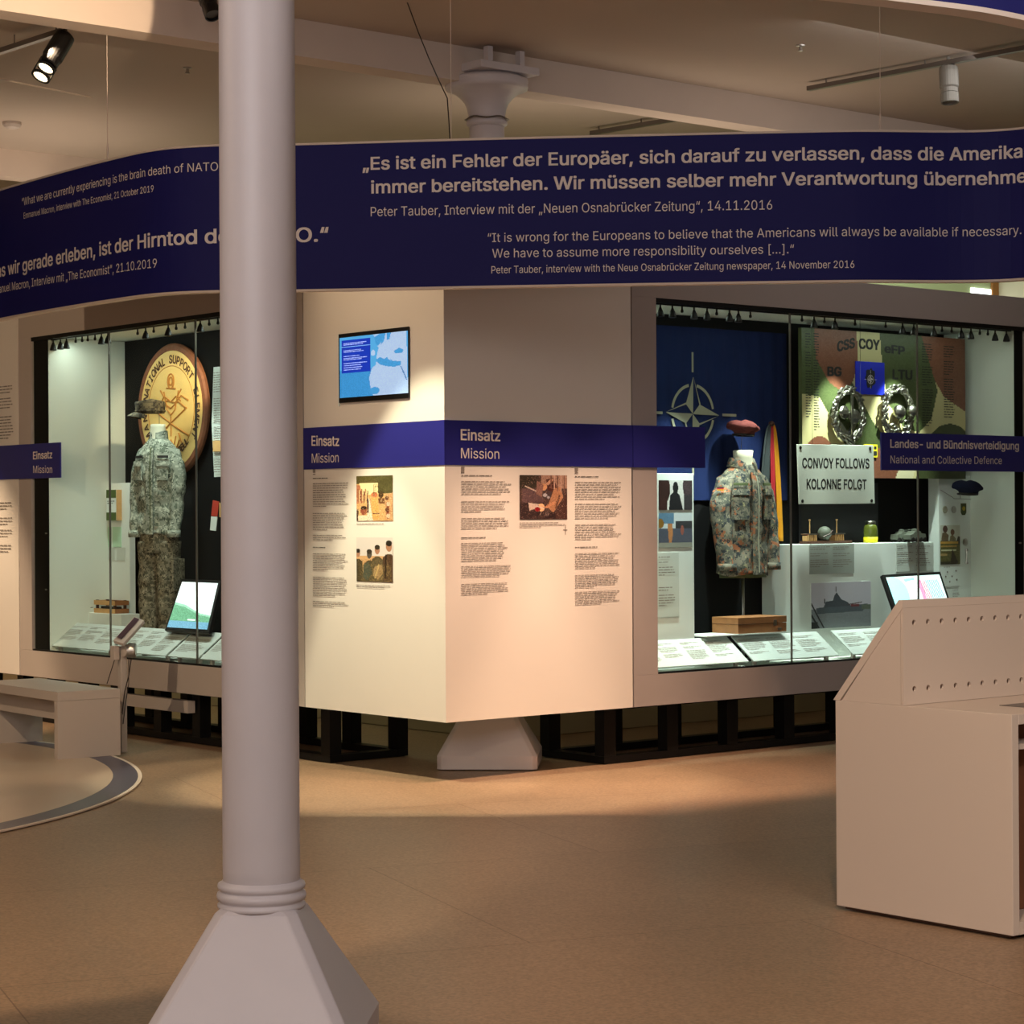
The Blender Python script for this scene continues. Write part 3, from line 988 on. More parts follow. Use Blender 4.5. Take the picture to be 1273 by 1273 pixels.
letter_px(SB, 'National and Collective Defence', 1105, 576, 1243.5, 577, 9.6, parent=br_, off=.015)

# case lights (the small spots of the rails, with added fill strips)
# the two lamps washing the corner panels from just in front of them
def washer(face, along, out, tilt, ang, power, colr, blend):
    p = face.P(along, 4.3, out)
    spot(p, p - ZZ * math.cos(math.radians(tilt)) - face.n * math.sin(math.radians(tilt)), power, colr, ang, blend, .02)
for a_ in (.05, .75, 1.45):
    washer(FB, a_, 1.6, 16, 43, 245, WARM, .55)
area(FB.P(3.6, 4.4, 1.5), FB.P(3.6, 2.6, 0), 6, (1.0, .96, .93), 3.6, .5)  # added weak fill for the upper front of the right case
washer(FA, FA.X(24) - .75, 1.6, 15, 44, 420, WARM2, .5)
washer(FA, -.10, 1.45, 18, 42, 340, GRNW, .30)
washer(FA, -.75, 1.45, 13, 38, 180, GRNW, .30)
pbeam = (ray(70, 2) * ((ab(.55, 0) - EYE).dot(dA) / ray(70, 2).dot(dA))) + EYE
spot(pbeam - dA * 1.7 - dB * .3 - ZZ * .45, pbeam, 90, WARM2, 36, .12, .01)
def case_light(fr, x, tx, tz, td, power, ang=70, col=COOL, z=2.9, d=-.12):
    spot(fr.P(x, z, d), fr.P(tx, tz, td), power, col, ang, .7, .02)
area(FA.P(-3.1, 2.93, -.16), FA.P(-3.1, 1.5, -.50), 7, COOL, 3.6, .05)  # added soft strip, lifts the upper part of the case interior
area(FB.P(3.4, 2.93, -.16), FB.P(3.4, 1.5, -.50), 2.5, COOL, 3.6, .05)  # the same added fill strip in the right case
for px, pw in ((125, 9), (190, 9), (240, 9), (300, 9)):
    x = FA.X(px, -.12)
    case_light(FA, x, x, .8, -.5, pw * 3.0, 70)
case_light(FA, FA.X(245, -.12), FA.X(218, -.68), FA.Z(218, 500, -.68), -.68, 50, 34, (1, .82, .5))
for px, pw in ((835, 26), (905, 26), (990, 20), (1075, 22), (1150, 24)):
    x = FB.X(px, -.12)
    case_light(FB, x, x, 1.0, -.62, pw * 4.2, 56)

# ---- black steel support frames under the block
def support(fr, label, x0, x1):
    t = thing('support_frame', label, 'support frame', fr.P((x0 + x1) / 2, 0, -.4))
    zt = ZB - .001
    for d in (-.12, -.66):
        MB().fbox(fr, x0, x1, 0.0, .045, d, d - .09).build('foot_rail', 'blacksteel', t)
        MB().fbox(fr, x0, x1, zt - .02, zt, d, d - .09).build('head_rail', 'blacksteel', t)
        n = int(abs(x1 - x0) / .52)
        for i in range(n + 1):
            x = x0 + .05 + (x1 - x0 - .1) * i / n
            MB().fbox(fr, x - .05, x + .05, .046, zt - .021, d, d - .09).build('post', 'blacksteel', t)
    MB().fbox(fr, x0, x0 + .09, 0, .045, -.211, -.659).build('foot_rail', 'blacksteel', t)
    MB().fbox(fr, x1 - .09, x1, 0, .045, -.211, -.659).build('foot_rail', 'blacksteel', t)
    return t
support(FB, 'black steel frame under the right glass case', 1.37, 5.9)
sl = support(FA, 'black steel frame under the left glass case', -6.2, -1.37)
MB().fbox(FA, FA.X(150, -.05), FA.X(232, -.05), .215, .30, -.05, -.11).build('cross_board', 'casing', sl)

# ---- partition seen through under the cases
pt = thing('partition', 'pale partition behind the display block, seen between the black support posts', 'partition', ab(1.9, 1.9))
MB().prism([ab(1.75, 1.9), ab(1.75, 7.0), ab(1.85, 7.0), ab(1.85, 1.9)], (0, 0, 2.6)).build('panel', 'wall', pt)
MB().prism([ab(1.9, 1.87), ab(7.0, 1.87), ab(7.0, 1.97), ab(1.9, 1.97)], (0, 0, 2.6)).build('panel', 'wall', pt)

# ================================================================== INSIDE THE RIGHT CASE
MT['papergrey2'] = mat('light_grey_label', (206, 212, 206), 0.6)
MT['plate'] = mat('reading_plate_paper', (196, 204, 200), 0.55)
FZ = WZ0
def upright(fr, name, label, cat, d, px0, px1, pytop, th, mt='cream', z0=FZ, bevel=.002, group=None):
    """a standing board: front face at depth d"""
    x0, x1 = fr.X(px0, d), fr.X(px1, d)
    z1 = fr.Z((px0 + px1) / 2, pytop, d)
    t = thing(name, label, cat, fr.P((x0 + x1) / 2, z0, d - th / 2), group)
    MB().fbox(fr, x0, x1, z0, z1, d, d - th).build('board', mt, t, bevel=bevel)
    return t

# NATO cloth on the back wall
d = -.69
fx0, fx1 = FB.X(806, d), FB.X(978, d)
fz1, fz0 = FB.Z(890, 409, d), FB.Z(890, 622, d)
nf = thing('wall_flag', 'dark blue cloth flag with a pale compass star, on the back of the right case', 'flag', FB.P((fx0 + fx1) / 2, fz0, d))
fb = MB()
rows = []
NX = 60
for zz in (fz0, fz1):
    rows.append([FB.P(fx0 + (fx1 - fx0) * i / NX, zz, d + .006 + .004 * math.sin(i * 1.1)) for i in range(NX + 1)] +
                [FB.P(fx0 + (fx1 - fx0) * i / NX, zz, d - .004) for i in range(NX, -1, -1)])
fb.loft(rows).build('cloth', 'flagblue', nf)
def compass(fr, d, cx, cz, R, par, mt='flagmark', full=True):
    """circle with four gaps, four-pointed star split in light and dark halves, four bars"""
    off = .0
    def q(pts, nm='compass_star'):
        return [fr.P(cx + x * R, cz + z * R, d) for x, z in pts]
    mb = MB()
    n = 10
    for g in range(4):
        a0 = math.radians(g * 90 + 11)
        a1 = math.radians(g * 90 + 79)
        for k in range(n):
            b0, b1 = a0 + (a1 - a0) * k / n, a0 + (a1 - a0) * (k + 1) / n
            mb.add(q([(math.cos(b0) * .93, math.sin(b0) * .93), (math.cos(b0) * 1.03, math.sin(b0) * 1.03),
                      (math.cos(b1) * 1.03, math.sin(b1) * 1.03), (math.cos(b1) * .93, math.sin(b1) * .93)]), [(0, 1, 2, 3)])
    mb.build('compass_circle', mt, par)
    mb = MB()
    for g in range(4):
        c, s = math.cos(g * math.pi / 2), math.sin(g * math.pi / 2)
        rt = lambda x, z: (x * c - z * s, x * s + z * c)
        k = .33
        mb.add(q([rt(0.02, 1.25), rt(0, 0), rt(-k, k)]), [(0, 1, 2)])          # light half of the point
        L = [(.06, 1.22), (k, k + .02), (k + .04, k - .0), (.10, 1.22)]
        mb.add(q([rt(0.03, 1.28), rt(k - .015, k - .02), rt(k + .045, k - .0)]), [(0, 1, 2)])  # outline of the dark half
        mb.add(q([rt(-.01, .05), rt(.012, .05), rt(.03, 1.25), rt(.015, 1.25)]), [(0, 1, 2, 3)])
    mb.build('compass_star', mt, par)
    mb = MB()
    for g in range(4):
        c, s = math.cos(g * math.pi / 2), math.sin(g * math.pi / 2)
        rt = lambda x, z: (x * c - z * s, x * s + z * c)
        mb.add(q([rt(-.045, 1.42), rt(.045, 1.42), rt(.045, 2.1), rt(-.045, 2.1)]), [(0, 1, 2, 3)])
    mb.build('compass_bar', mt, par)
cx, cz = FB.uv(859.7, 514.6, d)
compass(FB, d + .013, cx, cz, 36.5 * pxscale(FB.P(cx, cz, d)), nf)

# photo board at the left end
t = upright(FB, 'photo_board', 'narrow white board with two photographs behind the left end of the right case', 'board', -.30, 800, 862.5, 588.5, .045, 'paper')
c = Cv(30, 28, (230, 230, 226)).rect(0, .0, 1, 1, (210, 208, 206), 10).ell(.12, .3, .22, .5, (52, 30, 28), 8).poly([(.3, 1), (.34, .5), (.48, .35), (.62, .5), (.72, 1)], (30, 30, 34), 6).ell(.5, .25, .08, .2, (28, 28, 30)).ell(.88, .2, .16, .5, (70, 56, 60), 20).rect(0, .6, .25, 1, (60, 34, 32), 10).rect(.75, .5, 1, 1, (56, 52, 56), 14)
print_px(c, FB, -.30, 818.5, 597, 860, 634, parent=t, off=.003)
c = Cv(30, 28, (206, 214, 220)).rect(0, .45, 1, .86, (84, 88, 104), 6).rect(0, .0, .45, .3, (96, 130, 160), 10).rect(.5, .24, 1, .45, (60, 60, 64), 14).rect(0, .86, 1, 1, (150, 150, 140)).poly([(.26, .3), (.4, .3), (.42, .6), (.38, .85), (.3, .85), (.28, .6)], (196, 132, 86), 10).ell(.7, .5, .05, .14, (150, 90, 80)).ell(.05, .3, .1, .14, (140, 100, 40))
print_px(c, FB, -.30, 818.5, 638, 860, 681, parent=t, off=.003)
x0, x1 = FB.X(803, -.30), FB.X(843, -.30)
MB().fbox(FB, x0, x1, FB.Z(830, 767, -.30), FB.Z(830, 687, -.30), -.296, -.2995).build('caption_sheet', 'papergrey2', t)
tb_px(FB, -.296, 818.5, 690, 839, 716, .017, parent=t, paras=(1, 3), off=.002)
tb_px(FB, -.296, 818.5, 728, 839, 756, .017, parent=t, paras=(2,), off=.002)

# ---- clothes
def torso_fn(Wd, Dp, H):
    """half width / half depth at height fraction f; superellipse ring"""
    prof = [(0, .98, 1.0), (.12, .97, .98), (.3, .93, .95), (.5, .95, .98), (.7, 1.0, 1.0), (.82, .97, .93), (.9, .82, .8), (.95, .62, .68), (1.0, .36, .56)]
    def hw(f):
        for (a, w0, d0), (b, w1, d1) in zip(prof, prof[1:]):
            if f <= b:
                t = (f - a) / (b - a)
                t = t * t * (3 - 2 * t)
                return w0 + (w1 - w0) * t, d0 + (d1 - d0) * t
        return prof[-1][1:]
    def S(th, f, off=0.0):
        w, dd = hw(f)
        c, s = math.cos(th), math.sin(th)
        e = .8
        x = math.copysign(abs(c) ** e, c) * (Wd * w + off)
        y = math.copysign(abs(s) ** e, s) * (Dp * dd + off)
        return x, y, f * H
    return S

def mk_frame(fr, px, d, z0, yaw=0.0):
    x = fr.X(px, d)
    o = fr.P(x, z0, d)
    ex = fr.r.copy()
    ey = -fr.n
    if yaw:
        c, s = math.cos(yaw), math.sin(yaw)
        ex, ey = ex * c + ey * s, ey * c - ex * s
    return o, ex, ey

def wrinkle(p, amp, sc=9.0):
    return amp * (noise.noise(Vector(p) * sc) + .5 * noise.noise(Vector((p[0], p[1], p[2] * .4)) * sc * 2.3 + Vector((5, 1, 2))))

def jacket(name, label, o, ex, ey, Wd, Dp, H, mt, sleeve_r, sleeve_len, open_v, pockets, extra=None):
    G = lambda x, y, z: o + ex * x + ey * y + ZZ * z
    t = thing(name, label, 'jacket', o)
    S = torso_fn(Wd, Dp, H)
    n = 48
    rings = []
    for j in range(41):
        f = j / 40
        r = []
        for i in range(n):
            th = 2 * math.pi * i / n
            x, y, z = S(th, f)
            w = wrinkle((x * 1.0, y, z), .014 if f < .85 else .006)
            L = math.hypot(x, y) or 1
            r.append(G(x * (1 + w / L), y * (1 + w / L), z + (.012 * math.sin(th * 3) if j == 0 else 0)))
        rings.append(r)
    MB().loft(rings).build('body', mt, t, smooth=True)
    # sleeves
    for s in (-1, 1):
        pts, rs = [], []
        for k in range(25):
            u = k / 24
            x = s * (Wd * .72 + (Wd * .30 + .012) * min(1, u * 3.2) - .02 * max(0, u - .5))
            y = -.015 * u - .05 * u * u
            z = H * .9 - sleeve_len * u - (.0 if u > .1 else 0)
            if u < .2:
                z += -.0 + .01 * (u / .2)
            pts.append((x, y, z))
            rs.append(sleeve_r * (1.0 - .28 * u) * (.82 + .18 * min(1, u * 5)))
        rings = []
        m = 20
        for k, (p, r) in enumerate(zip(pts, rs)):
            rg = []
            for i in range(m):
                a = 2 * math.pi * i / m
                q = Vector((p[0] + r * math.cos(a), p[1] + r * 1.1 * math.sin(a), p[2] + (.35 * r * math.cos(a) * -s if k < 4 else 0)))
                w = wrinkle(q * 1.0 + Vector((3, 0, 0)), .012, 13)
                q += Vector((math.cos(a), math.sin(a), 0)) * w
                rg.append(G(*q))
            rings.append(rg)
        MB().loft(rings).build('sleeve', mt, t, smooth=True)
        # cuff
        p, r = pts[-1], rs[-1] + .006
        rg = [[G(p[0] + r * math.cos(a), p[1] + r * 1.1 * math.sin(a), p[2] + h) for a in [2 * math.pi * i / m for i in range(m)]] for h in (.0, .05)]
        MB().loft(rg).build('cuff', mt, t, smooth=True)
    # collar: a folded band around the neck, open at the front
    mb = MB()
    outer = []
    K = 26
    g = math.radians(26 if open_v else 14)
    pr = [(.0, -.02), (.012, .02), (.004, .05), (.020, .052), (.034, .02), (.040, -.012)] if open_v else [(.0, -.02), (-.004, .05), (.008, .055), (.014, -.01)]
    rings = []
    for k in range(K + 1):
        th = -math.pi / 2 + g + (2 * math.pi - 2 * g) * k / K
        rr = []
        for (ro, h) in pr:
            x = math.cos(th) * (Wd * .34 + ro)
            y = math.sin(th) * (Dp * .52 + ro)
            dip = -.03 * max(0, -math.sin(th)) ** 2 * (1.6 if open_v else .6)
            rr.append(G(x, y, H + h + dip))
        rings.append(rr)
    mb.loft(rings)
    mb.build('collar', mt, t, smooth=False)
    # front placket
    def patch(nm, th0, th1, f0, f1, off, mtl, th=.01, nu=6, nv=6):
        gr = []
        for vv in range(nv + 1):
            f = f0 + (f1 - f0) * vv / nv
            a = [G(*S(th0 + (th1 - th0) * uu / nu, f, off)) for uu in range(nu + 1)]
            b = [G(*S(th0 + (th1 - th0) * uu / nu, f, off - th)) for uu in range(nu, -1, -1)]
            gr.append(a + b)
        return MB().loft(gr).build(nm, mtl, t)
    F0 = -math.pi / 2
    patch('placket', F0 - .10, F0 + .12, 0.0, .93, .022, mt, nv=20)
    patch('zip', F0 + .02, F0 + .045, .02, .90, .0245, 'flagmark' if open_v else 'olive', nv=20)
    for (a, b, f0, f1) in pockets:
        patch('pocket', F0 + a, F0 + b, f0, f1, .024, mt)
        patch('pocket_flap', F0 + a - .02, F0 + b + .02, f1 - .035, f1 + .02, .031, mt)
        tape = patch('name_tape', F0 + a, F0 + b, f1 + .05, f1 + .075, .024, 'olive' if open_v else 'inkdark')
    for kk in range(5 if not open_v else 0):
        pass
    return t, S, G, patch

# jacket of the right case
oR, exR, eyR = mk_frame(FB, 923, -.54, 0, 0.0)
zh = FB.Z(923, 714, -.54)
zs = FB.Z(923, 578, -.54)
HR = zs - zh
oj = oR + ZZ * zh
jk, S, G, patch = jacket('field_jacket', 'brown and green spotted camouflage jacket on a headless bust, in the right case', oj, exR, eyR, .215, .125, HR, 'fleck', .078, HR * .86, True,
                         [(-.88, -.26, .50, .76), (.26, .88, .50, .76)])
MB().loft([[G(x, y, z) for x, y in ((.20 * math.cos(a), .12 * math.sin(a)) for a in [2 * math.pi * i / 24 for i in range(24)])] for z in (-.022, .03)]).build('hem_lining', 'olive', jk, smooth=True)
# shoulder flag patch on the right sleeve (viewer's left)
for k, c in enumerate(('flagblack', 'flagred', 'flaggold')):
    zz = HR * .80 - k * .009
    q = [(-.286, -.035), (-.262, -.078)]
    MB().quad(G(q[0][0], q[0][1], zz), G(q[1][0], q[1][1], zz), G(q[1][0] , q[1][1], zz - .009), G(q[0][0], q[0][1], zz - .009)).build('sleeve_flag', c, jk)
# bust with pole
bu = thing('bust_stand', 'cream headless bust on a steel pole inside the spotted jacket', 'mannequin', oR + ZZ * FZ)
MB().loft([[G(rx * math.cos(a) + sx, ry * math.sin(a) + sy, HR + h) for a in [2 * math.pi * i / 24 for i in range(24)]]
           for h, rx, ry, sx, sy in ((-.10, .11, .07, 0, 0), (-.06, .092, .066, 0, 0), (-.02, .080, .062, 0, -.003), (.05, .072, .062, 0, -.008), (.098, .076, .066, 0, -.010), (.102, .068, .06, 0, -.010))]).build('neck', 'neck', bu, smooth=True)
MB().lathe(oR + ZZ * FZ, [(.012, .01), (.012, zh - FZ + .02)], 12).build('pole', 'steel', bu, smooth=True)
MB().lathe(oR + ZZ * FZ, [(.10, 0), (.10, .006), (.09, .01), (.014, .012)], 32).build('foot_plate', 'blacksteel', bu)
# olive shirt inside the open collar
MB().loft([[G(rx * math.cos(a), ry * math.sin(a) - .008, HR + h) for a in [2 * math.pi * i / 20 for i in range(20)]] for h, rx, ry in ((-.09, .10, .068), (-.045, .082, .064), (-.015, .073, .060))]).build('shirt', 'olive', jk, smooth=True)

def beret(name, label, c, ex, ey, mt, lean=1, sx=.13, sy=.12, sz=.036):
    t = thing(name, label, 'beret', Vector(c) - ZZ * .03)
    rings = []
    n = 32
    prof = [(.62, -.9), (.66, -.55), (.80, -.35), (.97, -.1), (1.0, .15), (.92, .5), (.72, .8), (.4, .97), (.02, 1.0)]
    for r, h in prof:
        rg = []
        for i in range(n):
            a = 2 * math.pi * i / n
            x, y = math.cos(a) * r, math.sin(a) * r
            shx = lean * .012 * h
            zz = h * sz + (lean * x * .010) + .014 * noise.noise(Vector((x * 2.3 + lean, y * 2.3, h * .6)))
            rg.append(Vector(c) + ex * (x * sx + shx) + ey * (y * sy) + ZZ * zz)
        rings.append(rg)
    MB().loft(rings).build('crown', mt, t, smooth=True)
    mb = MB()
    pts = [Vector(c) + ex * (math.cos(a) * .63 * sx) + ey * (math.sin(a) * .63 * sy) + ZZ * (-.95 * sz + lean * math.cos(a) * .005) for a in [2 * math.pi * i / 28 for i in range(28)]]
    mb.tube(pts, .0065, 6, closed=True).build('sweatband', 'leather', t, smooth=True)
    return t
bc = FB.P(FB.X(924.5, -.54), FB.Z(924.5, 532.5, -.54), -.54)
beret('beret', 'maroon felt beret floating on a thin rod above the spotted jacket', bc, exR, eyR, 'maroon', lean=-1, sx=.125, sy=.11, sz=.05)
rd = thing('hat_rod', 'thin dark rod between the bust neck and the maroon beret', 'rod', G(-.01, 0, HR + .103))
MB().tube([G(-.01, 0, HR + .103), bc + exR * -.01 - ZZ * .02], .002, 6).build('rod', 'wire', rd)

# German flag gathered on a hook behind the jacket
d = -.66
tp = FB.P(FB.X(956, d), FB.Z(956, 527, d), d)
gf = thing('hanging_flag', 'black, red and gold flag hanging in folds behind the spotted jacket', 'flag', tp - ZZ * .85)
def stripe(nm, mt, tops, bots, zb):
    rings = []
    for k in range(25):
        u = k / 24
        w = u ** .55
        x0 = tops[0] * (1 - w) + bots[0] * w
        x1 = tops[1] * (1 - w) + bots[1] * w
        z = -u * zb
        ft, bk = [], []
        for i in range(13):
            s = i / 12
            x = x0 + (x1 - x0) * s
            dd = .016 * math.sin(s * 9 + u * 2.4) * (.3 + u) + .03
            ft.append(tp + FB.r * x + ZZ * z + FB.n * dd)
            bk.append(tp + FB.r * x + ZZ * z + FB.n * (dd - .006))
        rings.append(ft + bk[::-1])
    MB().loft(rings).build(nm, mt, gf, smooth=True)
stripe('black_stripe', 'flagblack', (-.025, -.005), (-.165, -.02), .80)
stripe('red_stripe', 'flagred', (-.008, .012), (-.025, .045), .82)
stripe('gold_stripe', 'flaggold', (.010, .026), (.043, .125), .84)
MB().ball(tp + FB.n * .03, .022, .022, .02).build('gathered_knot', 'wooddark', gf, smooth=True)

# shelf and wooden box under the jacket
d = -.20
x0, x1 = FB.X(877, d), FB.X(978, d)
zt = FB.Z(900, 789.5, d)
sh = thing('glass_shelf', 'thin white shelf under the wooden box in the right case', 'shelf', FB.P((x0 + x1) / 2, FZ, -.33))
MB().fbox(FB, x0, x1, zt - .008, zt, d, -.47).build('shelf_plate', 'paper', sh)
MB().fbox(FB, x0 + .1, x0 + .13, FZ, zt - .0085, -.275, -.305).build('shelf_support', 'cream', sh)
MB().fbox(FB, x1 - .13, x1 - .1, FZ, zt - .0085, -.275, -.305).build('shelf_support', 'cream', sh)
wb = thing('wooden_box', 'flat brown wooden box with a metal latch on the shelf below the jacket', 'box', FB.P((x0 + x1) / 2, zt, -.27))
yb = FB.Z(930, 769.5, -.21)
xa, xb = FB.X(917, -.21), FB.X(977, -.21)
MB().fbox(FB, xa, xb, zt + .001, zt + .062, -.21, -.46).build('box_body', 'wood', wb, bevel=.002)
MB().fbox(FB, xa - .001, xb + .001, zt + .065, yb + .01, -.209, -.461).build('lid', 'wood', wb, bevel=.002)
xm = xb - .12
MB().fbox(FB, xm - .012, xm + .012, zt + .045, zt + .085, -.2, -.2089).build('latch', 'steel', wb)
MB().fbox(FB, xm + .03, xm + .06, zt + .015, zt + .03, -.2, -.2098).build('latch', 'steel', wb)

# plinth
d = -.38
x0, x1 = FB.X(985, d), FB.X(1160.5, d)
pz = FB.Z(1070, 675.5, d)
pl = thing('plinth', 'long white display plinth carrying the models in the right case', 'plinth', FB.P((x0 + x1) / 2, FZ, -.5))
MB().fbox(FB, x0, x1, FZ, pz, d, -.68).build('plinth_box', 'paper', pl, bevel=.002)
def sheet(px0, px1, py0, py1, mt, lab, rows=True):
    xa, xb = FB.X(px0, d), FB.X(px1, d)
    za, zb = FB.Z(px0, py1, d), FB.Z(px0, py0, d)
    s = thing('caption_sheet', lab, 'caption', FB.P((xa + xb) / 2, za, d))
    MB().fbox(FB, xa, xb, za, zb, d + .004, d + .0005).build('sheet', mt, s)
    mid = (px0 + px1) / 2
    for a, b in ((px0 + 1.5, mid - 1.5), (mid + 2, px1 - 2)):
        tb_px(FB, d + .004, a, py0 + 1, b, py1 - 7, .0155, parent=s, paras=(2, 5), off=.002, zl=FB.Z(a, py1 - 8, d))
    return s
sheet(1005.5, 1061, 677, 714, 'papergrey', 'grey caption sheet on the plinth above the ship photograph')
sheet(1113.5, 1159, 676, 711, 'papergrey2', 'pale caption sheet on the plinth above the lit screen')
sp = thing('ship_photograph', 'photograph of a grey warship at sea, mounted on the plinth', 'photograph', FB.P(FB.X(1043, d), FB.Z(1043, 782, d), d))
c = Cv(78, 58, (206, 202, 216)).rect(0, .62, 1, 1, (142, 148, 154), 16).rect(0, .58, 1, .63, (140, 142, 150))
c.poly([(.08, .55), (.95, .5), (.86, .66), (.1, .68)], (92, 100, 110), 8).poly([(.2, .55), (.24, .42), (.36, .4), (.38, .3), (.42, .22), (.46, .3), (.5, .38), (.6, .44), (.66, .53)], (78, 84, 94), 12)
c.line(.41, .2, .41, .1, .008, (60, 60, 66)).line(.22, .45, .22, .36, .01, (60, 60, 66)).line(.62, .5, .84, .46, .01, (84, 70, 74)).rect(.66, .5, .8, .55, (120, 60, 64), 8).line(.0, .45, .2, .98, .012, (50, 52, 54)).line(.0, .7, .12, .98, .014, (40, 44, 46)).rect(0, .85, .1, 1, (44, 48, 50), 10)
c.rect(.84, .52, 1, .62, (110, 120, 106), 8)
x0, x1 = FB.X(1007, d), FB.X(1081, d)
z1, z0 = FB.Z(1007, 725, d), FB.Z(1007, 782, d)
MB().fbox(FB, x0, x1, z0, z1, d + .005, d + .0005).build('backing', 'paper', sp)
c.build(lambda u, v: FB.P(x0 + (x1 - x0) * u, z0 + (z1 - z0) * v, d + .007), 'printed_picture', 'print', sp)

# models on the plinth
T = pz + .001
def bp(px, dd):
    return FB.X(px, dd)
dm = -.48
m1 = thing('trophy', 'dark wooden trophy base with two small cages, posts and a green helmet', 'trophy', FB.P(bp(1022, dm), T, dm))
xa, xb = bp(1000, dm), bp(1053, dm)
MB().fbox(FB, xa, xb, T, T + .02, dm + .05, dm - .05).build('base', 'wooddark', m1, bevel=.003)
for px in (1006.5, 1040):
    x = bp(px, dm)
    mb = MB()
    for k in range(5):
        mb.fbox(FB, x - .045 + k * .02, x - .036 + k * .02, T + .022, T + .065, dm + .03, dm + .022)
    mb.fbox(FB, x - .045, x + .045, T + .0205, T + .06, dm + .02, dm - .03)
    mb.build('cage', 'woodlight', m1)
    MB().fbox(FB, x - .055, x + .055, T + .066, T + .074, dm + .035, dm - .035).build('cage_top', 'steel', m1)
    MB().lathe(FB.P(x, T + .075, dm), [(.004, 0), (.004, .09), (.008, .092), (.008, .1)], 8).build('post', 'woodlight', m1)
MB().ball(FB.P(bp(1023.5, dm), T + .074, dm + .01), .052, .05, .052, fr=(FB.r, FB.n, ZZ)).build('helmet', 'model', m1, smooth=True)
MB().tube([FB.P(bp(1023.5, dm) - .05, T + .05, dm + .045), FB.P(bp(1023.5, dm), T + .07, dm + .064), FB.P(bp(1023.5, dm) + .045, T + .095, dm + .045)], .005, 6).build('strap', 'wooddark', m1)
x = bp(1082, dm)
j = thing('glass_jar', 'olive glass jar with a yellow label beside the models on the plinth', 'jar', FB.P(x, T, dm))
MB().lathe(FB.P(x, T, dm), [(.048, 0), (.052, .01), (.052, .10), (.045, .125), (.034, .135)], 24).build('jar_body', 'jar', j, smooth=True)
MB().lathe(FB.P(x, T + .135, dm), [(.036, 0), (.038, .004), (.038, .022), (.03, .026)], 20).build('lid', 'silver', j, smooth=True)
MB().lathe(FB.P(x, T + .002, dm), [(.0532, 0), (.0532, .04)], 24).build('label', 'yellow', j, smooth=True)
def vehicle(px, dd, label, L, sgn):
    x = bp(px, dd)
    t = thing('model_vehicle', label, 'model vehicle', FB.P(x, T, dd))
    h = L * .2
    P = lambda a, z, b: FB.P(x + a * L, T + z * L, dd + b * L)
    mb = MB()
    pr = [(-.5, .16), (-.46, .34), (-.2, .36), (-.12, .46), (.2, .46), (.3, .36), (.5, .3), (.5, .16), (.4, .1), (-.42, .1)]
    pr = [(a * sgn, z) for a, z in pr]
    mb.prism([P(a, z, .2) for a, z in pr], -FB.n * .4 * L).build('hull', 'model', t, bevel=.002)
    MB().lathe(P(.02 * sgn, .46, 0), [(.13 * L, 0), (.12 * L, .08 * L), (.05 * L, .1 * L)], 12).build('turret', 'model', t)
    MB().tube([P(.1 * sgn, .51, .05), P(.5 * sgn, .53, .08)], .012 * L, 6).build('gun', 'model', t)
    for a in (-.36, -.12, .14, .38):
        for b in (.21, -.21):
            MB().lathe(P(a, .1, b - .02), [(.05 * L, 0), (.1 * L, .0), (.1 * L, .05 * L), (.04 * L, .05 * L)], 12, axis=FB.n).build('wheel', 'leather', t)
    return t
vehicle(1120, -.52, 'grey model armoured vehicle at the back right of the plinth, the left one', .17, 1)
vehicle(1137, -.38, 'speckled model armoured vehicle in front, at the right end of the plinth', .18, -1)

# painted board with camouflage fields and name lists
d = -.42
t = thing('honour_board', 'large camouflage painted board with name lists and two metal badges', 'board', FB.P(FB.X(1100, d), FB.Z(1100, 596, d), d))
bx0, bx1 = FB.X(997.5, d), FB.X(1200.5, d)
bz1, bz0 = FB.Z(1100, 414.5, d), FB.Z(1100, 594.5, d)
MB().fbox(FB, bx0, bx1, bz0, bz1, d, d - .03).build('board_panel', 'olive', t)
GR, BR, SA_ = (70, 80, 44), (122, 74, 54), (196, 184, 134)
c = Cv(150, 140, SA_)
c.poly([(0, 0), (.1, 0), (.22, .2), (.34, .45), (.42, .62), (.48, .7), (.5, 1.0), (.2, 1.0), (.28, .85), (.18, .62), (.10, .46), (0, .44)], GR, 6)
c.poly([(.07, 0), (.32, 0), (.33, .2), (.3, .34), (.24, .42), (.16, .36), (.08, .2)], BR, 6)
c.poly([(.46, 0), (.75, 0), (.79, .25), (.82, .38), (.78, .58), (.7, .68), (.6, .64), (.52, .5), (.48, .3)], GR, 6).poly([(.72, 0), (1, 0), (1, .52), (.86, .42), (.8, .3)], BR, 6)
c.ell(.9, .80, .15, .19, (62, 68, 38), 6).ell(.1, .92, .1, .2, BR, 6).poly([(.4, .8), (.6, .78), (.58, 1), (.38, 1)], BR, 6).poly([(.72, .86), (1, .86), (1, 1), (.68, 1)], (62, 68, 38), 6)
c.poly([(.0, .6), (.03, .6), (.05, .75), (0, .8)], SA_)
c.poly([(.58, .92), (.68, .92), (.66, 1), (.55, 1)], (206, 196, 160))
c.build(lambda u, v: FB.P(bx0 + (bx1 - bx0) * u, bz0 + (bz1 - bz0) * v, d + .003), 'painted_front', 'print', t)
SBd = Surf(FB, d + .003)
for args in ((1001, 412, 1009, 520, (6, 13)), (1011, 412, 1019, 535, (9,)), (1146, 425, 1160, 530, (8, 17)), (1173, 428, 1187, 520, (5, 12))):
    tb_px(FB, d + .003, args[0], args[1], args[2], args[3], .019, parent=t, paras=args[4], mt='inkdark', off=.001, name='name_list', fill=.35)
letter_px(SBd, 'CSS', 1041, 437, 1062, 432, 12, 'inkdark', t, True, off=.002, name='board_lettering')
letter_px(SBd, 'COY', 1068, 433, 1093, 435, 12, 'inkdark', t, True, off=.002, name='board_lettering')
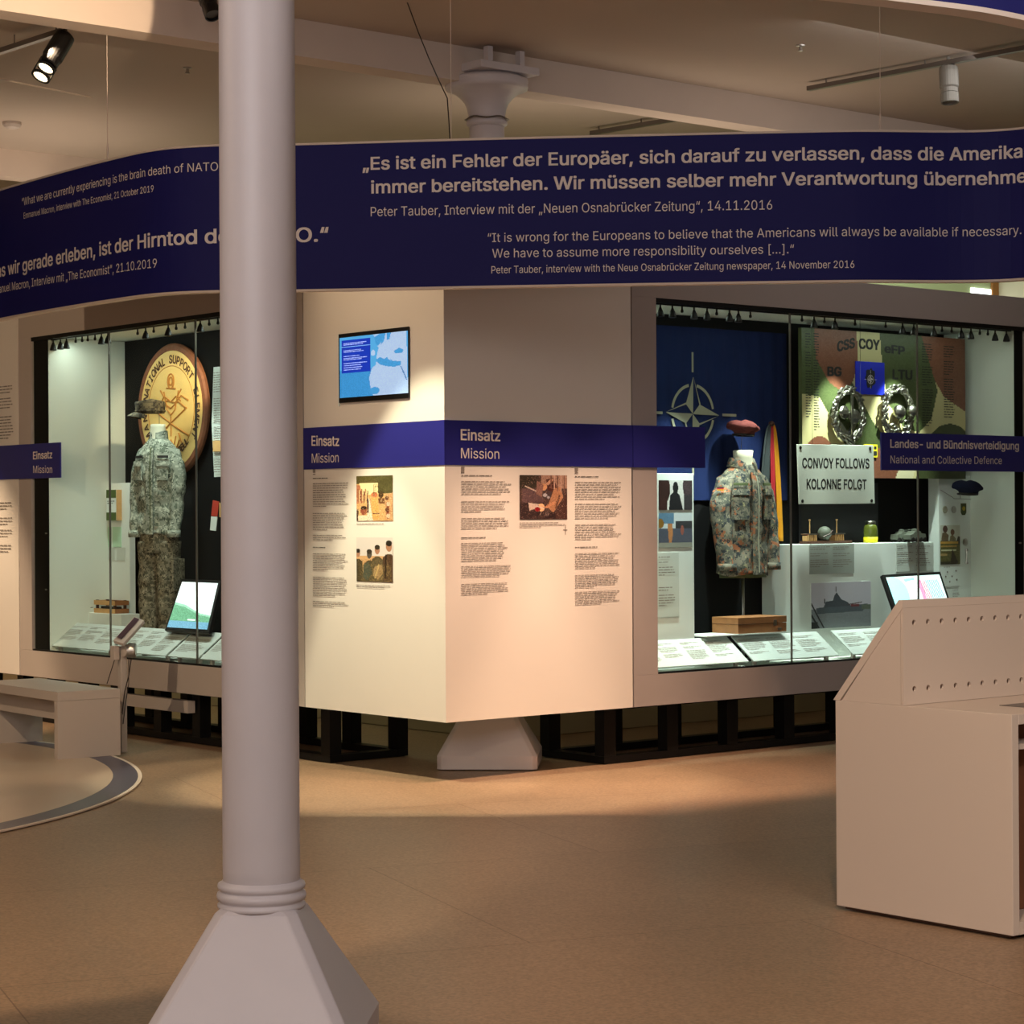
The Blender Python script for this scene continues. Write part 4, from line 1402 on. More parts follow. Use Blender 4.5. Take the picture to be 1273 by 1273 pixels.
letter_px(SBd, 'eFP', 1100, 438, 1124, 441, 10, 'inkdark', t, True, off=.002, name='board_lettering')
letter_px(SBd, 'BG', 1029, 467, 1045.5, 467.5, 11, 'inkdark', t, True, off=.002, name='board_lettering')
letter_px(SBd, 'LTU', 1110, 471, 1133.5, 472, 11.5, 'inkdark', t, True, off=.002, name='board_lettering')
fx0, fx1 = FB.X(1063.5, d), FB.X(1099, d)
fz1, fz0 = FB.Z(1080, 450, d), FB.Z(1080, 490.5, d)
MT['vivid'] = mat('vivid_blue', (24, 40, 200), .5)
fp = MB().fbox(FB, fx0, fx1, fz0, fz1, d + .012, d + .004).build('small_flag', 'vivid', t)
MB().add([FB.P((fx0 + fx1) / 2 + r * math.cos(a), (fz0 + fz1) / 2 + 1.35 * r * math.sin(a), d + .013)
          for a, r in [(2 * math.pi * i / 18, .045 + .018 * ((i * 7) % 5) / 4) for i in range(18)]], [tuple(range(18))]).build('blot', 'inkdark', t)
compass(FB, d + .0145, (fx0 + fx1) / 2, (fz0 + fz1) / 2 - .01, .032, t, 'letter')
def wreath(px, py, rx, rz, par):
    cx, cz = FB.uv(px, py, d + .02)
    s = pxscale(FB.P(cx, cz, d))
    rx, rz = rx * s / .72, rz * s
    mb = MB()
    mb.tube([FB.P(cx + rx * math.cos(a), cz + rz * math.sin(a), d + .02) for a in [2 * math.pi * i / 40 for i in range(40)]], .010, 6, closed=True)
    for i in range(170):
        a = 2 * math.pi * i / 170
        k = random.uniform(.86, 1.16)
        p = FB.P(cx + rx * k * math.cos(a), cz + rz * k * math.sin(a), d + .03 + random.uniform(0, .02))
        tg = (FB.r * -math.sin(a) + ZZ * math.cos(a)).normalized()
        nn = (FB.r * math.cos(a) + ZZ * math.sin(a)).normalized()
        mb.ball(p, .026, .012, .009, 6, 4, fr=((tg + nn * random.uniform(-.7, .7)).normalized(), nn, FB.n))
    mb.build('wreath', 'silver', par)
    return cx, cz, rx, rz
bd = thing('metal_badge', 'oval silver wreath badge with a dagger, on the left of the painted board', 'badge', FB.P(FB.X(1053, d), FB.Z(1053, 550, d), d + .02))
cx, cz, rx, rz = wreath(1053, 516, 19, 31, bd)
MB().prism([FB.P(cx - .01, cz - rz * .8, d + .075), FB.P(cx, cz - rz * .95, d + .075), FB.P(cx + .01, cz - rz * .8, d + .075), FB.P(cx + .01, cz + rz * .8, d + .075), FB.P(cx - .01, cz + rz * .8, d + .075)], -FB.n * .01).build('dagger', 'silver', bd)
MB().ball(FB.P(cx + rx * .35, cz - rz * .05, d + .04), rx * .45, .02, rz * .3, 8, 5, fr=(FB.r, FB.n, ZZ)).ball(FB.P(cx - rx * .3, cz + rz * .1, d + .035), rx * .35, .02, rz * .28, 8, 5, fr=(FB.r, FB.n, ZZ)).build('eagle', 'silver', bd)
MB().prism([FB.P(cx - rx * .7, cz - rz * .1, d + .03), FB.P(cx, cz - rz * .7, d + .03), FB.P(cx + rx * .75, cz - rz * .1, d + .03), FB.P(cx + rx * .5, cz - rz * .5, d + .03), FB.P(cx, cz - rz * .88, d + .03), FB.P(cx - rx * .5, cz - rz * .5, d + .03)], -FB.n * .02).build('shield_edge', 'silver', bd)
MB().fbox(FB, cx - rx * .8, cx + rx * .6, cz + .005, cz + .018, d + .055, d + .045).build('cross_guard', 'silver', bd)
bd = thing('metal_badge', 'oval silver wreath badge with shining round bosses, right of the small blue flag', 'badge', FB.P(FB.X(1114, d), FB.Z(1114, 550, d), d + .02))
cx, cz, rx, rz = wreath(1114, 514, 18, 31, bd)
MB().ball(FB.P(cx + .0, cz + rz * .05, d + .05), rx * .38, .04, rz * .3, 14, 8, fr=(FB.r, FB.n, ZZ)).ball(FB.P(cx + rx * .9, cz + rz * .1, d + .06), rx * .32, .035, rz * .24, 14, 8, fr=(FB.r, FB.n, ZZ)).build('boss', 'silver', bd, smooth=True)
mb = MB()
for i in range(14):
    mb.ball(FB.P(cx + random.uniform(-.5, .7) * rx, cz - rz * random.uniform(.25, .8), d + .04), .03, .014, .012, 7, 5, fr=((FB.r + ZZ * random.uniform(-.8, .8)).normalized(), FB.n, ZZ))
mb.build('crossed_relief', 'silver', bd, smooth=True)

# convoy sign
d = -.24
t = thing('convoy_sign', 'white enamel convoy sign with black letters and a hole in each corner', 'sign', FB.P(FB.X(1040, d), FB.Z(1040, 627, d), d))
q = [FB.P(*FB.uv(*p, d), d) for p in ((991.5, 552.2), (1086, 553.6), (1087.5, 626), (994, 626.8))]
MB().prism(q, -FB.n * .012).build('plate', 'signwhite', t, bevel=.002)
ss = Surf(FB, d)
letter_px(ss, 'CONVOY FOLLOWS', 997.5, 581.5, 1080.5, 582, 12, 'inkdark', t, True, off=.0005)
letter_px(ss, 'KOLONNE FOLGT', 1003, 607.5, 1077, 608, 12, 'inkdark', t, True, off=.0005)
for p in ((995, 556.5), (1081.5, 557.5), (1083.5, 622.5), (997.5, 623)):
    MB().lathe(FB.P(*FB.uv(*p, d), d - .001), [(.004, 0), (.012, 0), (.012, .004), (.006, .0045)], 14, axis=FB.n).build('grommet', 'leather', t)
for s in (1010, 1070):
    p = FB.P(*FB.uv(s, 553, d - .006), d - .006)
    MB().tube([p, Vector((p.x, p.y, WZ1 - .013))], .0012, 5).build('hanging_wire', 'black', t)
t = thing('warning_sticker', 'small yellow sticker behind the top right corner of the convoy sign', 'sticker', FB.P(FB.X(1086, -.41), FB.Z(1086, 569, -.41), -.41))
MB().fbox(FB, FB.X(1076, -.4), FB.X(1092.5, -.4), FB.Z(1088, 568.5, -.4), FB.Z(1088, 552.5, -.4), -.409, -.416).build('sticker_sheet', 'yellow', t)
MB().fbox(FB, FB.X(1088, -.4), FB.X(1091.5, -.4), FB.Z(1088, 566, -.4), FB.Z(1088, 561, -.4), -.407, -.4088).fbox(FB, FB.X(1088.5, -.4), FB.X(1091, -.4), FB.Z(1088, 558, -.4), FB.Z(1088, 555, -.4), -.407, -.4088).build('pictogram', 'inkdark', t)
# grey backing panel behind the models
t = thing('backing_panel', 'dark grey backing panel behind the convoy sign and the jar', 'panel', FB.P(FB.X(1040, -.66), pz, -.66))
MT['grey_back'] = mat('grey_backing', (38, 38, 42), .6)
MB().fbox(FB, FB.X(996, -.66), FB.X(1091, -.66), pz + .002, FB.Z(1040, 600, -.66), -.655, -.685).build('board', 'grey_back', t)

# tall white panel at the right
t = upright(FB, 'photo_board', 'tall white board with badges and a soldiers photograph under the dark beret', 'board', -.45, 1167, 1207, 591.5, .10, 'paper')
d = -.45
sx = lambda px: FB.X(px, d)
for px, mt_, nm in ((1174.5, 'flagmark', 'round_badge'), (1185.5, 'steel', 'round_badge')):
    MB().lathe(FB.P(*FB.uv(px, 633.5, d), d), [(.028, .001), (.028, .004), (.022, .006), (.012, .004)], 20, axis=FB.n).build(nm, mt_, t)
p = FB.uv(1197.5, 633, d)
w = .032
MB().prism([FB.P(p[0] - w, p[1] + .045, d + .004), FB.P(p[0] + w, p[1] + .045, d + .004), FB.P(p[0] + w, p[1] - .025, d + .004), FB.P(p[0] + w * .5, p[1] - .045, d + .004), FB.P(p[0] - w * .5, p[1] - .045, d + .004), FB.P(p[0] - w, p[1] - .025, d + .004)], -FB.n * .003).build('cloth_patch', 'olive', t)
MB().lathe(FB.P(p[0], p[1] + .005, d + .004), [(.017, 0), (.017, .002), (.002, .003)], 10, axis=FB.n).build('patch_emblem', 'goldbadge', t)
c = Cv(32, 54, (206, 206, 190)).rect(0, .4, 1, 1, (96, 90, 44), 30).ell(.25, .1, .12, .09, (84, 52, 40)).poly([(.05, .4), (.1, .2), (.25, .17), (.42, .25), (.4, .45)], (110, 92, 66), 20).ell(.62, .18, .1, .08, (120, 84, 60)).poly([(.45, .45), (.5, .28), (.62, .24), (.78, .34), (.78, .45)], (128, 116, 84), 20).poly([(.8, .45), (.9, .28), (1, .3), (1, .5)], (74, 62, 44), 14)
c.rect(0, .42, .9, .47, (200, 150, 60)).rect(0, .52, .85, .56, (180, 140, 70), 20).rect(.05, .62, .8, .66, (210, 206, 170)).poly([(.5, 1), (.6, .6), (.9, .95), (.8, 1)], (54, 40, 24)).rect(.0, .72, .35, .78, (170, 140, 90), 20).rect(.0, .93, .5, 1, (50, 44, 24))
print_px(c, FB, d, 1168.5, 653, 1193, 702, parent=t)
MB().lathe(FB.P(*FB.uv(1199.5, 674, d), d), [(.028, .001), (.03, .006), (.016, .014), (.002, .016)], 16, axis=FB.n).build('metal_medal', 'steel', t)
a = FB.uv(1201, 684, d)
b = FB.uv(1201, 700, d)
MB().tube([FB.P(a[0], a[1], d + .006), FB.P(b[0], b[1], d + .006)], .005, 6).ball(FB.P(a[0], a[1], d + .006), .012, .006, .014, 8, 6).ball(FB.P(b[0], b[1], d + .006), .014, .006, .01, 8, 6).build('spoon_tool', 'steel', t)
xa, za = FB.uv(1173, 729, d)
xb, zb = FB.uv(1192.5, 706, d)
mb = MB()
for (u, v) in ((.2, .75), (.75, .8), (.5, .5), (.8, .3), (.35, .2), (.1, .5)):
    mb.fbox(FB, xa + (xb - xa) * u, xa + (xb - xa) * u + .012, za + (zb - za) * v, za + (zb - za) * v + .012, d + .003, d + .001)
mb.fbox(FB, xa, xb, za - .003, za, d + .003, d + .001)
mb.build('diagram', 'ink', t)
tb_px(FB, d, 1173, 703.5, 1192, 708, .012, parent=t, off=.002, zl=FB.Z(1173, 706, d))
tb_px(FB, d, 1184, 732, 1193, 744, .012, parent=t, off=.002, paras=(1,), zl=FB.Z(1184, 743, d))
dd = -.30
bc2 = FB.P(FB.X(1203, dd), FB.Z(1203, 606.5, dd), dd)
beret('beret', 'dark blue felt beret on a wire bracket in front of the tall white board', bc2, FB.r, -FB.n, 'darkblue', lean=-1, sx=.13, sy=.11, sz=.05)
t = thing('wire_bracket', 'bent wire bracket under the dark blue beret', 'bracket', bc2 - ZZ * .09)
k = bc2
MB().tube([FB.P(FB.X(1170, -.44), FB.Z(1170, 609, -.44), -.445), FB.P(FB.X(1184, -.38), FB.Z(1184, 618, -.38), -.38), FB.P(FB.X(1186, dd), FB.Z(1186, 620, dd), dd), FB.P(FB.X(1207, dd), FB.Z(1207, 620.5, dd), dd)], .002, 6).tube([FB.P(FB.X(1194, dd), FB.Z(1194, 620.5, dd), dd), FB.P(FB.X(1194, dd), FB.Z(1194, 612, dd), dd)], .002, 6).build('wire', 'wire', t)

# tilted screen on the right
def tilted_screen(fr, lab, tl, tr, br, bl, dt, db, cv, th=.03):
    P4 = [fr.P(*fr.uv(*p, dd), dd) for p, dd in ((tl, dt), (tr, dt), (br, db), (bl, db))]
    c0 = (P4[2] + P4[3]) / 2
    t = thing('tilted_screen', lab, 'screen', c0)
    hs_ = slab('housing', 'lampblack', t, P4, th, .003)
    n = (P4[1] - P4[0]).cross(P4[3] - P4[0]).normalized()
    if n.dot(P4[0] - EYE) > 0:
        n = -n
    def P(u, v):
        u = .04 + .92 * u
        v = .06 + .88 * v
        return (P4[3] * (1 - u) + P4[2] * u) * (1 - v) + (P4[0] * (1 - u) + P4[1] * u) * v + n * .002
    cv.build(P, 'screen', 'screen', hs_)
    # stand leg down to the case floor
    m = (P4[0] + P4[1] + P4[2] + P4[3]) / 4 - n * (th + .004)
    c = fr.P(0, 0, 0)
    MB().tube([Vector((m.x, m.y, FZ + .001)), m], .012, 10).build('stand', 'blacksteel', t)
    return t, P4
c = Cv(60, 50, (226, 244, 246)).ell(.12, .35, .2, .35, (170, 240, 244), 5).rect(.55, .1, .62, .55, (240, 150, 190), 20)
for i in range(10):
    c.line(.6 + .035 * i, .12, .64 + .035 * i, .52, .008, (130, 176, 190) if i > 2 else (220, 120, 150))
c.poly([(.62, .6), (1, .56), (1, .78), (.66, .78)], (146, 188, 214), 8).poly([(.26, .6), (.5, .58), (.5, .74), (.3, .74)], (150, 190, 200), 8).poly([(.3, .06), (.5, .04), (.5, .1), (.32, .12)], (150, 190, 200)).ell(.44, .3, .1, .2, (255, 246, 255)).poly([(.02, .62), (.1, .6), (.2, .95), (.08, .98)], (70, 130, 160), 20)
tilted_screen(FB, 'bright video screen tilted back in the right case behind the desk', (1097, 714.5), (1169, 710.5), (1189, 771), (1119, 778), -.30, -.10, c)

# reading plates along the glass
def reading_plate(fr, lab, pxf0, pxf1, zf, zb, df, db):
    x0, x1 = fr.X(pxf0, df, 820), fr.X(pxf1, df, 820)
    tl, tr, br, bl = fr.P(x0, zb, db), fr.P(x1, zb, db), fr.P(x1, zf, df), fr.P(x0, zf, df)
    t = thing('reading_plate', lab, 'label stand', fr.P((x0 + x1) / 2, FZ, (df + db) / 2), 'slanted label plates along the case windows')
    slab('plate', 'plate', t, (tl, tr, br, bl), .008)
    MB().fbox(fr, x0 + .05, x0 + .08, FZ + .001, zf + .01, df - .05, df - .07).fbox(fr, x1 - .08, x1 - .05, FZ + .001, zf + .01, df - .05, df - .07).build('foot', 'casing', t)
    pl = Plate(tl, tr, bl)
    n = max(1, int(pl.w / .24))
    for i in range(n):
        a = .03 + i * (pl.w - .05) / n
        b = a + (pl.w - .05) / n - .04
        text_block(pl, a, b, pl.h - .03, .035 + random.uniform(0, .05), .0135, parent=t, paras=(2, random.randint(5, 9)), off=.002)
    return t
zfr, zbr = FB.Z(870, 826, -.06), FB.Z(870, 793, -.26)
reading_plate(FB, 'slanted white label plate at the left end of the right case, below the photographs', 800, 931, zfr, zbr, -.05, -.26)
reading_plate(FB, 'slanted white label plate in front of the wooden box and the ship plinth', 937, 1043, zfr, zbr, -.05, -.26)
reading_plate(FB, 'slanted white label plate right of the ship photograph, half hidden by the desk', 1061, 1160, zfr, zbr, -.05, -.26)

# ================================================================== INSIDE THE LEFT CASE
zfl, zbl = FA.Z(150, 810, -.06), FA.Z(150, 778, -.27)
reading_plate(FA, 'slanted white label plate in the left case, in front of the small crate', 62, 134, zfl, zbl, -.05, -.27)
reading_plate(FA, 'slanted white label plate at the feet of the grey uniform', 139, 205.5, zfl, zbl, -.05, -.27)
reading_plate(FA, 'slanted white label plate below the tilted screen in the left case', 208.5, 245.5, zfl, zbl, -.05, -.27)
reading_plate(FA, 'slanted white label plate in the left case, next to the round column', 248.5, 330, zfl, zbl, -.05, -.27)

# carved wooden disc
d = -.66
cx, cz = FA.uv(216, 509.5, d)
R = 82.5 * pxscale(FA.P(cx, cz, d))
dk = thing('wooden_disc', 'big round carved wooden disc lettered around its rim, behind the grey uniform', 'disc', FA.P(cx, cz - R, d))
cc = FA.P(cx, cz, d - .02)
MB().lathe(cc, [(R * .97, 0), (R, .01), (R, .03), (R * .97, .045), (R * .895, .045), (R * .89, .036)], 64, axis=FA.n).build('bark_rim', 'discrim', dk)
MB().lathe(cc, [(R * .893, .012), (R * .893, .04), (R * .885, .043), (.002, .043)], 64, axis=FA.n).build('disc_face', 'disc', dk)
DF = d - .02 + .0445
MB().tube([FA.P(cx + R * .66 * math.cos(a), cz + R * .66 * math.sin(a), DF) for a in [2 * math.pi * i / 60 for i in range(60)]], .003, 4, closed=True).build('carved_circle', 'burn', dk)
def arc_text(body, a0, a1, r, h, par, inside=False):
    """letters along an arc, angles in degrees clockwise from the top"""
    mb = MB()
    n = len(body)
    for i, ch in enumerate(body):
        if ch == ' ':
            continue
        a = math.radians(a0 + (a1 - a0) * (i + .5) / n)
        vs, fs = text_geo(ch, True)
        w0, w1 = xr(ch, True)
        s = h / caph()
        rr = r
        out = []
        for x, y in vs:
            lx = (x - (w0 + w1) / 2) * s * .95
            ly = y * s
            if inside:
                px_ = cx + (rr - ly + h) * math.sin(a) * 1.0 + 0 - lx * 0
                # bottom text: upright reading, baseline outward
                ex_ = (-math.cos(a), math.sin(a))
                ey_ = (-math.sin(a), -math.cos(a))
                bx_, bz_ = cx + (rr + h) * math.sin(a), cz + (rr + h) * math.cos(a)
                out.append(FA.P(bx_ + ex_[0] * lx + ey_[0] * ly, bz_ + ex_[1] * lx + ey_[1] * ly, DF + .001))
            else:
                ex_ = (math.cos(a), -math.sin(a))
                ey_ = (math.sin(a), math.cos(a))
                bx_, bz_ = cx + rr * math.sin(a), cz + rr * math.cos(a)
                out.append(FA.P(bx_ + ex_[0] * lx + ey_[0] * ly, bz_ + ex_[1] * lx + ey_[1] * ly, DF + .001))
        for n_, (ox, oy) in enumerate(BOLD):
            mb.add([v + FA.r * ox * .16 + ZZ * oy * .16 + FA.n * n_ * .0003 for v in out], fs)
    mb.build('rim_lettering', 'burndark', par)
arc_text('GERMAN', -162, -92, R * .70, R * .12, dk)
arc_text('NATIONAL SUPPORT', -78, 54, R * .70, R * .12, dk)
arc_text('ELEMENT', 66, 126, R * .70, R * .12, dk)
arc_text('KABUL', 166, 134, R * .60, R * .11, dk, inside=True)
def strokes(lst, r=.005):
    mb = MB()
    for pts in lst:
        mb.tube([FA.P(cx + x * R, cz + z * R, DF) for x, z in pts], r, 5)
    return mb
ci = [(.09 * math.cos(a), .43 + .11 * math.sin(a)) for a in [2 * math.pi * i / 16 for i in range(17)]]
strokes([ci, [(.05 * math.cos(a), .43 + .06 * math.sin(a)) for a in [2 * math.pi * i / 12 for i in range(13)]],
         [(-.12, .33), (.14, .31)], [(-.5, .12), (-.3, .08), (-.1, .14), (.12, .1), (.3, .2), (.5, .12)],
         [(-.2, .28), (-.1, .0), (.0, -.08), (.12, .0), (.22, .28)], [(-.45, .02), (-.15, .08), (.0, .02), (.2, .12), (.45, .0)],
         [(-.42, -.02), (.1, -.25), (.5, -.4)], [(.42, .0), (-.05, -.22), (-.4, -.42)],
         [(-.25, -.5), (-.1, -.62), (.02, -.68), (.14, -.6), (.24, -.46)], [(-.15, -.4), (-.08, -.55), (.0, -.45), (.08, -.55), (.14, -.4)], [(0, -.1), (0, -.4)],
         [(-.3, .3), (-.2, .2), (-.28, .12)], [(.3, .3), (.2, .2), (.28, .12)], [(-.16, .2), (0, .12), (.16, .2)], [(-.1, -.62), (0, -.5), (.1, -.62)], [(-.22, -.36), (-.3, -.5)], [(.22, -.36), (.3, -.5)]], .0065).build('carved_emblem', 'burn', dk)

# uniform on a standing mannequin
oL, exL, eyL = mk_frame(FA, 198, -.40, 0, math.radians(25))
zs = FA.Z(193, 545, -.40)
zh = FA.Z(193, 664, -.40)
HL = zs - zh
js, S, G, patch = jacket('uniform_jacket', 'grey digital camouflage jacket on a headless mannequin, in the left case', oL + ZZ * zh, exL, eyL, .165, .115, HL, 'acu', .060, HL * .93, False,
                         [(-.85, -.30, .56, .74), (.30, .85, .56, .74)])
# shoulder patch
mb = MB()
tr = thing('uniform_trousers', 'faded camouflage trousers below the grey camouflage jacket', 'trousers', oL + ZZ * FZ)
Gt = lambda x, y, z: oL + exL * x + eyL * y + ZZ * z
n = 24
rings = []
for f in np.linspace(0, 1, 8):
    z = zh + .06 - f * .2
    rings.append([Gt(.158 * math.cos(a), .112 * math.sin(a), z) for a in [2 * math.pi * i / n for i in range(n)]])
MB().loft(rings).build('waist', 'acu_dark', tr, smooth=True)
for s in (-1, 1):
    rings = []
    for k in range(40):
        f = k / 39
        z = zh - .05 - f * (zh - .05 - FZ - .002)
        r = .094 - .022 * f
        x = s * (.076 + .004 * f)
        rg = []
        for i in range(n):
            a = 2 * math.pi * i / n
            q = (x + r * math.cos(a), r * 1.08 * math.sin(a), z)
            w = wrinkle((q[0], q[1], q[2] * 1.4), .013, 11)
            rg.append(Gt(q[0] + math.cos(a) * w, q[1] + math.sin(a) * w, z))
        rings.append(rg)
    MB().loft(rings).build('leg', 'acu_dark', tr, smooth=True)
MB().loft([[Gt(s2 * .172 + dx, dy, z) for dx, dy in ((-.012, -.09), (.012, -.09), (.012, .06), (-.012, .06))] for s2, z in ((1, zh - .42), (1, zh - .18))]).build('cargo_pocket', 'acu_dark', tr, bevel=.006)
mn = thing('mannequin', 'cream headless mannequin neck rising from the grey camouflage jacket', 'mannequin', oL + ZZ * (zs - .12))
nk = [(-.10, .10, .075), (-.05, .08, .066), (.0, .064, .058), (.08, .058, .055), (.10, .058, .055), (.103, .05, .048)]
MB().loft([[Gt(rx * math.cos(a), ry * math.sin(a) - .01, zs + h) for a in [2 * math.pi * i / 24 for i in range(24)]] for h, rx, ry in nk]).build('neck', 'neck', mn, smooth=True)
# cap
zc = FA.Z(186, 514, -.40)
cpx = FA.X(187.5, -.40)
co = FA.P(cpx, zc, -.40)
cp = thing('camouflage_hat', 'camouflage peaked field cap floating above the grey uniform', 'cap', co)
_o, exC, eyC = mk_frame(FA, 185, -.40, 0, math.radians(-22))
Gc = lambda x, y, z: co + exC * x + eyC * y + ZZ * z
n = 32
rings = []
for r, h in ((.092, .0), (.095, .02), (.097, .05), (.100, .082), (.095, .092), (.05, .098), (.005, .1)):
    rings.append([Gc(r * math.cos(a), r * 1.15 * math.sin(a), h + .008 * math.cos(2 * a) * (h / .1)) for a in [2 * math.pi * i / n for i in range(n)]])
MB().loft(rings).build('crown', 'capcamo', cp, smooth=True)
MB().tube([Gc(.096 * math.cos(a), .11 * math.sin(a), .018) for a in [2 * math.pi * i / 30 for i in range(30)]], .006, 5, closed=True).build('band', 'capcamo', cp)
rg = []
for k in range(9):
    u = k / 8
    dz = -.012 - .028 * u * u
    row = []
    for i in range(15):
        a = -math.pi / 2 + (i / 14 - .5) * 2.2
        rr = 1 + .62 * u * math.cos((i / 14 - .5) * 2.6)
        row.append((.093 * math.cos(a) * (1 + .08 * u), .105 * math.sin(a) * rr, dz - .02 * abs(i / 14 - .5) ** 2 * 4 + .02))
    rg.append([Gc(*p) for p in row] + [Gc(p[0], p[1], p[2] - .004) for p in row[::-1]])
MB().loft(rg).build('peak', 'capcamo', cp, smooth=True)
rd = thing('hat_rod', 'thin dark rod between the mannequin neck and the field cap', 'rod', Gt(.02, 0, zs + .104))
MB().tube([Gt(.025, -.03, zs + .104), Gt(.025, -.03, zc + .005)], .0025, 6).build('rod', 'wire', rd)

# white board, booklets
t = upright(FA, 'photo_board', 'tall white board with a green booklet at the left end of the left case', 'board', -.55, 129.5, 161, 600.5, .05, 'paper')
d = -.55
def card(px0, py0, px1, py1, mt_, nm, th=.004, d0=None, par=None):
    b = d if d0 is None else d0
    return MB().fbox(FA, FA.X(px0, b), FA.X(px1, b), FA.Z(px0, py1, b), FA.Z(px0, py0, b), b + th, b + .0005).build(nm, mt_, par or t)
bk = thing('booklet', 'green and white booklet mounted on the tall white board in the left case', 'booklet', FA.P(FA.X(139, d), FA.Z(139, 647, d), d))
bd_ = d + .05
def bface(py0, py1, mt_, nm, o):
    MB().fbox(FA, FA.X(132.5, bd_), FA.X(144.5, bd_), FA.Z(138, py1, bd_), FA.Z(138, py0, bd_), bd_ + o, bd_ + o - .001).build(nm, mt_, bk)
MB().fbox(FA, FA.X(132.5, bd_), FA.X(144.5, bd_), FA.Z(138, 647, bd_), FA.Z(138, 609, bd_), bd_ - .001, d + .0005).build('page_block', 'woodlight', bk)
bface(609, 647, 'paper', 'cover', .0005)
bface(609, 619, 'green', 'green_field', .002)
bface(637, 647, 'green', 'green_field', .002)
tb_px(FA, bd_ + .002, 133.5, 621, 143.5, 628, .016, parent=bk, mt='inkdark', zl=FA.Z(133, 628, bd_), off=.001)
MT['mint'] = mat('pale_green_card', (190, 226, 196), .6)
for n_, (a, b, lab) in enumerate(((131.5, 138.5, 'pale green card on the white board, nearest the glass joint'), (140.5, 151, 'pale green card on the white board, the wider right one'))):
    cd = thing('card', lab, 'card', FA.P(FA.X(a, d), FA.Z(a, 680, d), d))
    card(a, 655, b, 680, 'mint', 'card_sheet', .006, par=cd)
for a, b in ((134, 143), (145.5, 156)):
    card(a, 680.5, b, 696.5, 'papergrey2', 'caption_sheet')

# crate on a little plinth
d = -.45
t = upright(FA, 'plinth', 'small white plinth under the little crate in the left case', 'plinth', d + .08, 104, 150, 762.5, .17, 'paper')
zt = FA.Z(127, 762.5, d + .08) + .001
x0, x1 = FA.X(116, d + .06), FA.X(141, d + .06)
cr = thing('small_crate', 'small brown wooden slatted crate on the white plinth in the left case', 'crate', FA.P((x0 + x1) / 2, zt, d))
dd0, dd1 = d + .06, d - .07
for h in (0, .062):
    MB().fbox(FA, x0, x1, zt + h, zt + h + .034, dd0, dd0 - .01).build('slat', 'woodlight', cr)
    MB().fbox(FA, x0, x1, zt + h, zt + h + .034, dd1 + .01, dd1).build('slat', 'wood', cr)
    MB().fbox(FA, x1 - .01, x1, zt + h, zt + h + .034, dd0 - .011, dd1 + .011).build('slat', 'wood', cr)
    MB().fbox(FA, x0, x0 + .01, zt + h, zt + h + .034, dd0 - .011, dd1 + .011).build('slat', 'woodlight', cr)
for x in (x0 + .012, x1 - .03):
    for q in (dd0 - .011, dd1 + .031):
        MB().fbox(FA, x, x + .018, zt, zt + .1, q, q - .018).build('corner_post', 'wooddark', cr)
MB().fbox(FA, x0 + .04, x1 - .04, zt, zt + .05, dd0 - .04, dd1 + .04).build('contents', 'leather', cr)
t = thing('thin_cable', 'thin dark cable hanging from the small crate', 'cable', FA.P(x0 - .04, zt - .06, dd0))
MB().tube([FA.P(x0 + .0 - .002, zt + .04, dd0 + .004), FA.P(x0 - .06, zt + .035, dd0 + .004), FA.P(x0 - .11, zt + .0, dd0 + .02), FA.P(x0 - .1, zt - .06, dd0 + .03), FA.P(x0 - .06, zt - .08, dd0 + .03)], .002, 5).build('cable', 'cable', t)

# tilted screen, papers, tag
c = Cv(40, 50, (238, 246, 250)).rect(0, .45, 1, 1, (150, 196, 176), 14).poly([(0, .45), (.3, .5), (.7, .66), (1, .7), (1, .45), (.5, .35), (0, .3)], (232, 244, 244), 4).poly([(0, .5), (.3, .55), (.7, .7), (1, .74), (1, 1), (0, 1)], (104, 160, 128), 24).rect(0, .85, 1, 1, (110, 160, 190), 16).rect(.45, .8, .65, .83, (230, 240, 240))
tilted_screen(FA, 'lit screen tilted back beside the trousers in the left case', (226, 719.5), (274, 721.5), (259, 787), (204.5, 783.5), -.42, -.18, c)
nd = -.5
t = thing('newspaper', 'framed newspaper page hanging right of the wooden disc', 'newspaper', FA.P(FA.X(285, nd), FA.Z(285, 594, nd), nd))
x0, x1 = FA.X(266.5, nd), FA.X(305, nd)
z0, z1 = FA.Z(270, 593, nd), FA.Z(270, 456, nd)
mb = MB()
mb.prism([FA.P(x0, z0, nd), FA.P(x0 - .012, (z0 + z1) / 2, nd + .012), FA.P(x0, z1, nd), FA.P(x1, z1, nd), FA.P(x1, z0, nd)], -FA.n * .006).build('page', 'papergrey2', t)
text_block(Surf(FA, nd + .013), x0 + .02, x1 - .02, z1 - .03, z0 + .02, .017, parent=t, paras=(9, 10, 22, 33), off=.001)
MB().fbox(FA, x0 + .01, x1 - .02, z0 + (z1 - z0) * .23, z0 + (z1 - z0) * .33, nd + .0165, nd + .0145).build('picture', 'woodlight', t)
t = thing('tag_strip', 'narrow red and white tag hanging below the newspaper', 'tag', FA.P(FA.X(266, nd), FA.Z(266, 660, nd), nd))
q = lambda a, b, c_, e: [FA.P(*FA.uv(*p, nd), nd) for p in (a, b, c_, e)]
MB().prism(q((264.5, 622), (272, 623.5), (270, 642), (262.5, 641.5)), -FA.n * .005).build('red_half', 'inkred', t)
MB().prism(q((262.4, 642), (270, 642.5), (268, 660), (261, 659)), -FA.n * .005).build('white_half', 'paper', t)
t = thing('tag_medal', 'small beige plaque beside the red and white tag', 'plaque', FA.P(FA.X(275, nd), FA.Z(275, 644, nd), nd))
MB().fbox(FA, FA.X(272.5, nd), FA.X(283, nd), FA.Z(275, 643, nd), FA.Z(275, 625, nd), nd, nd - .01).build('plaque', 'woodlight', t)

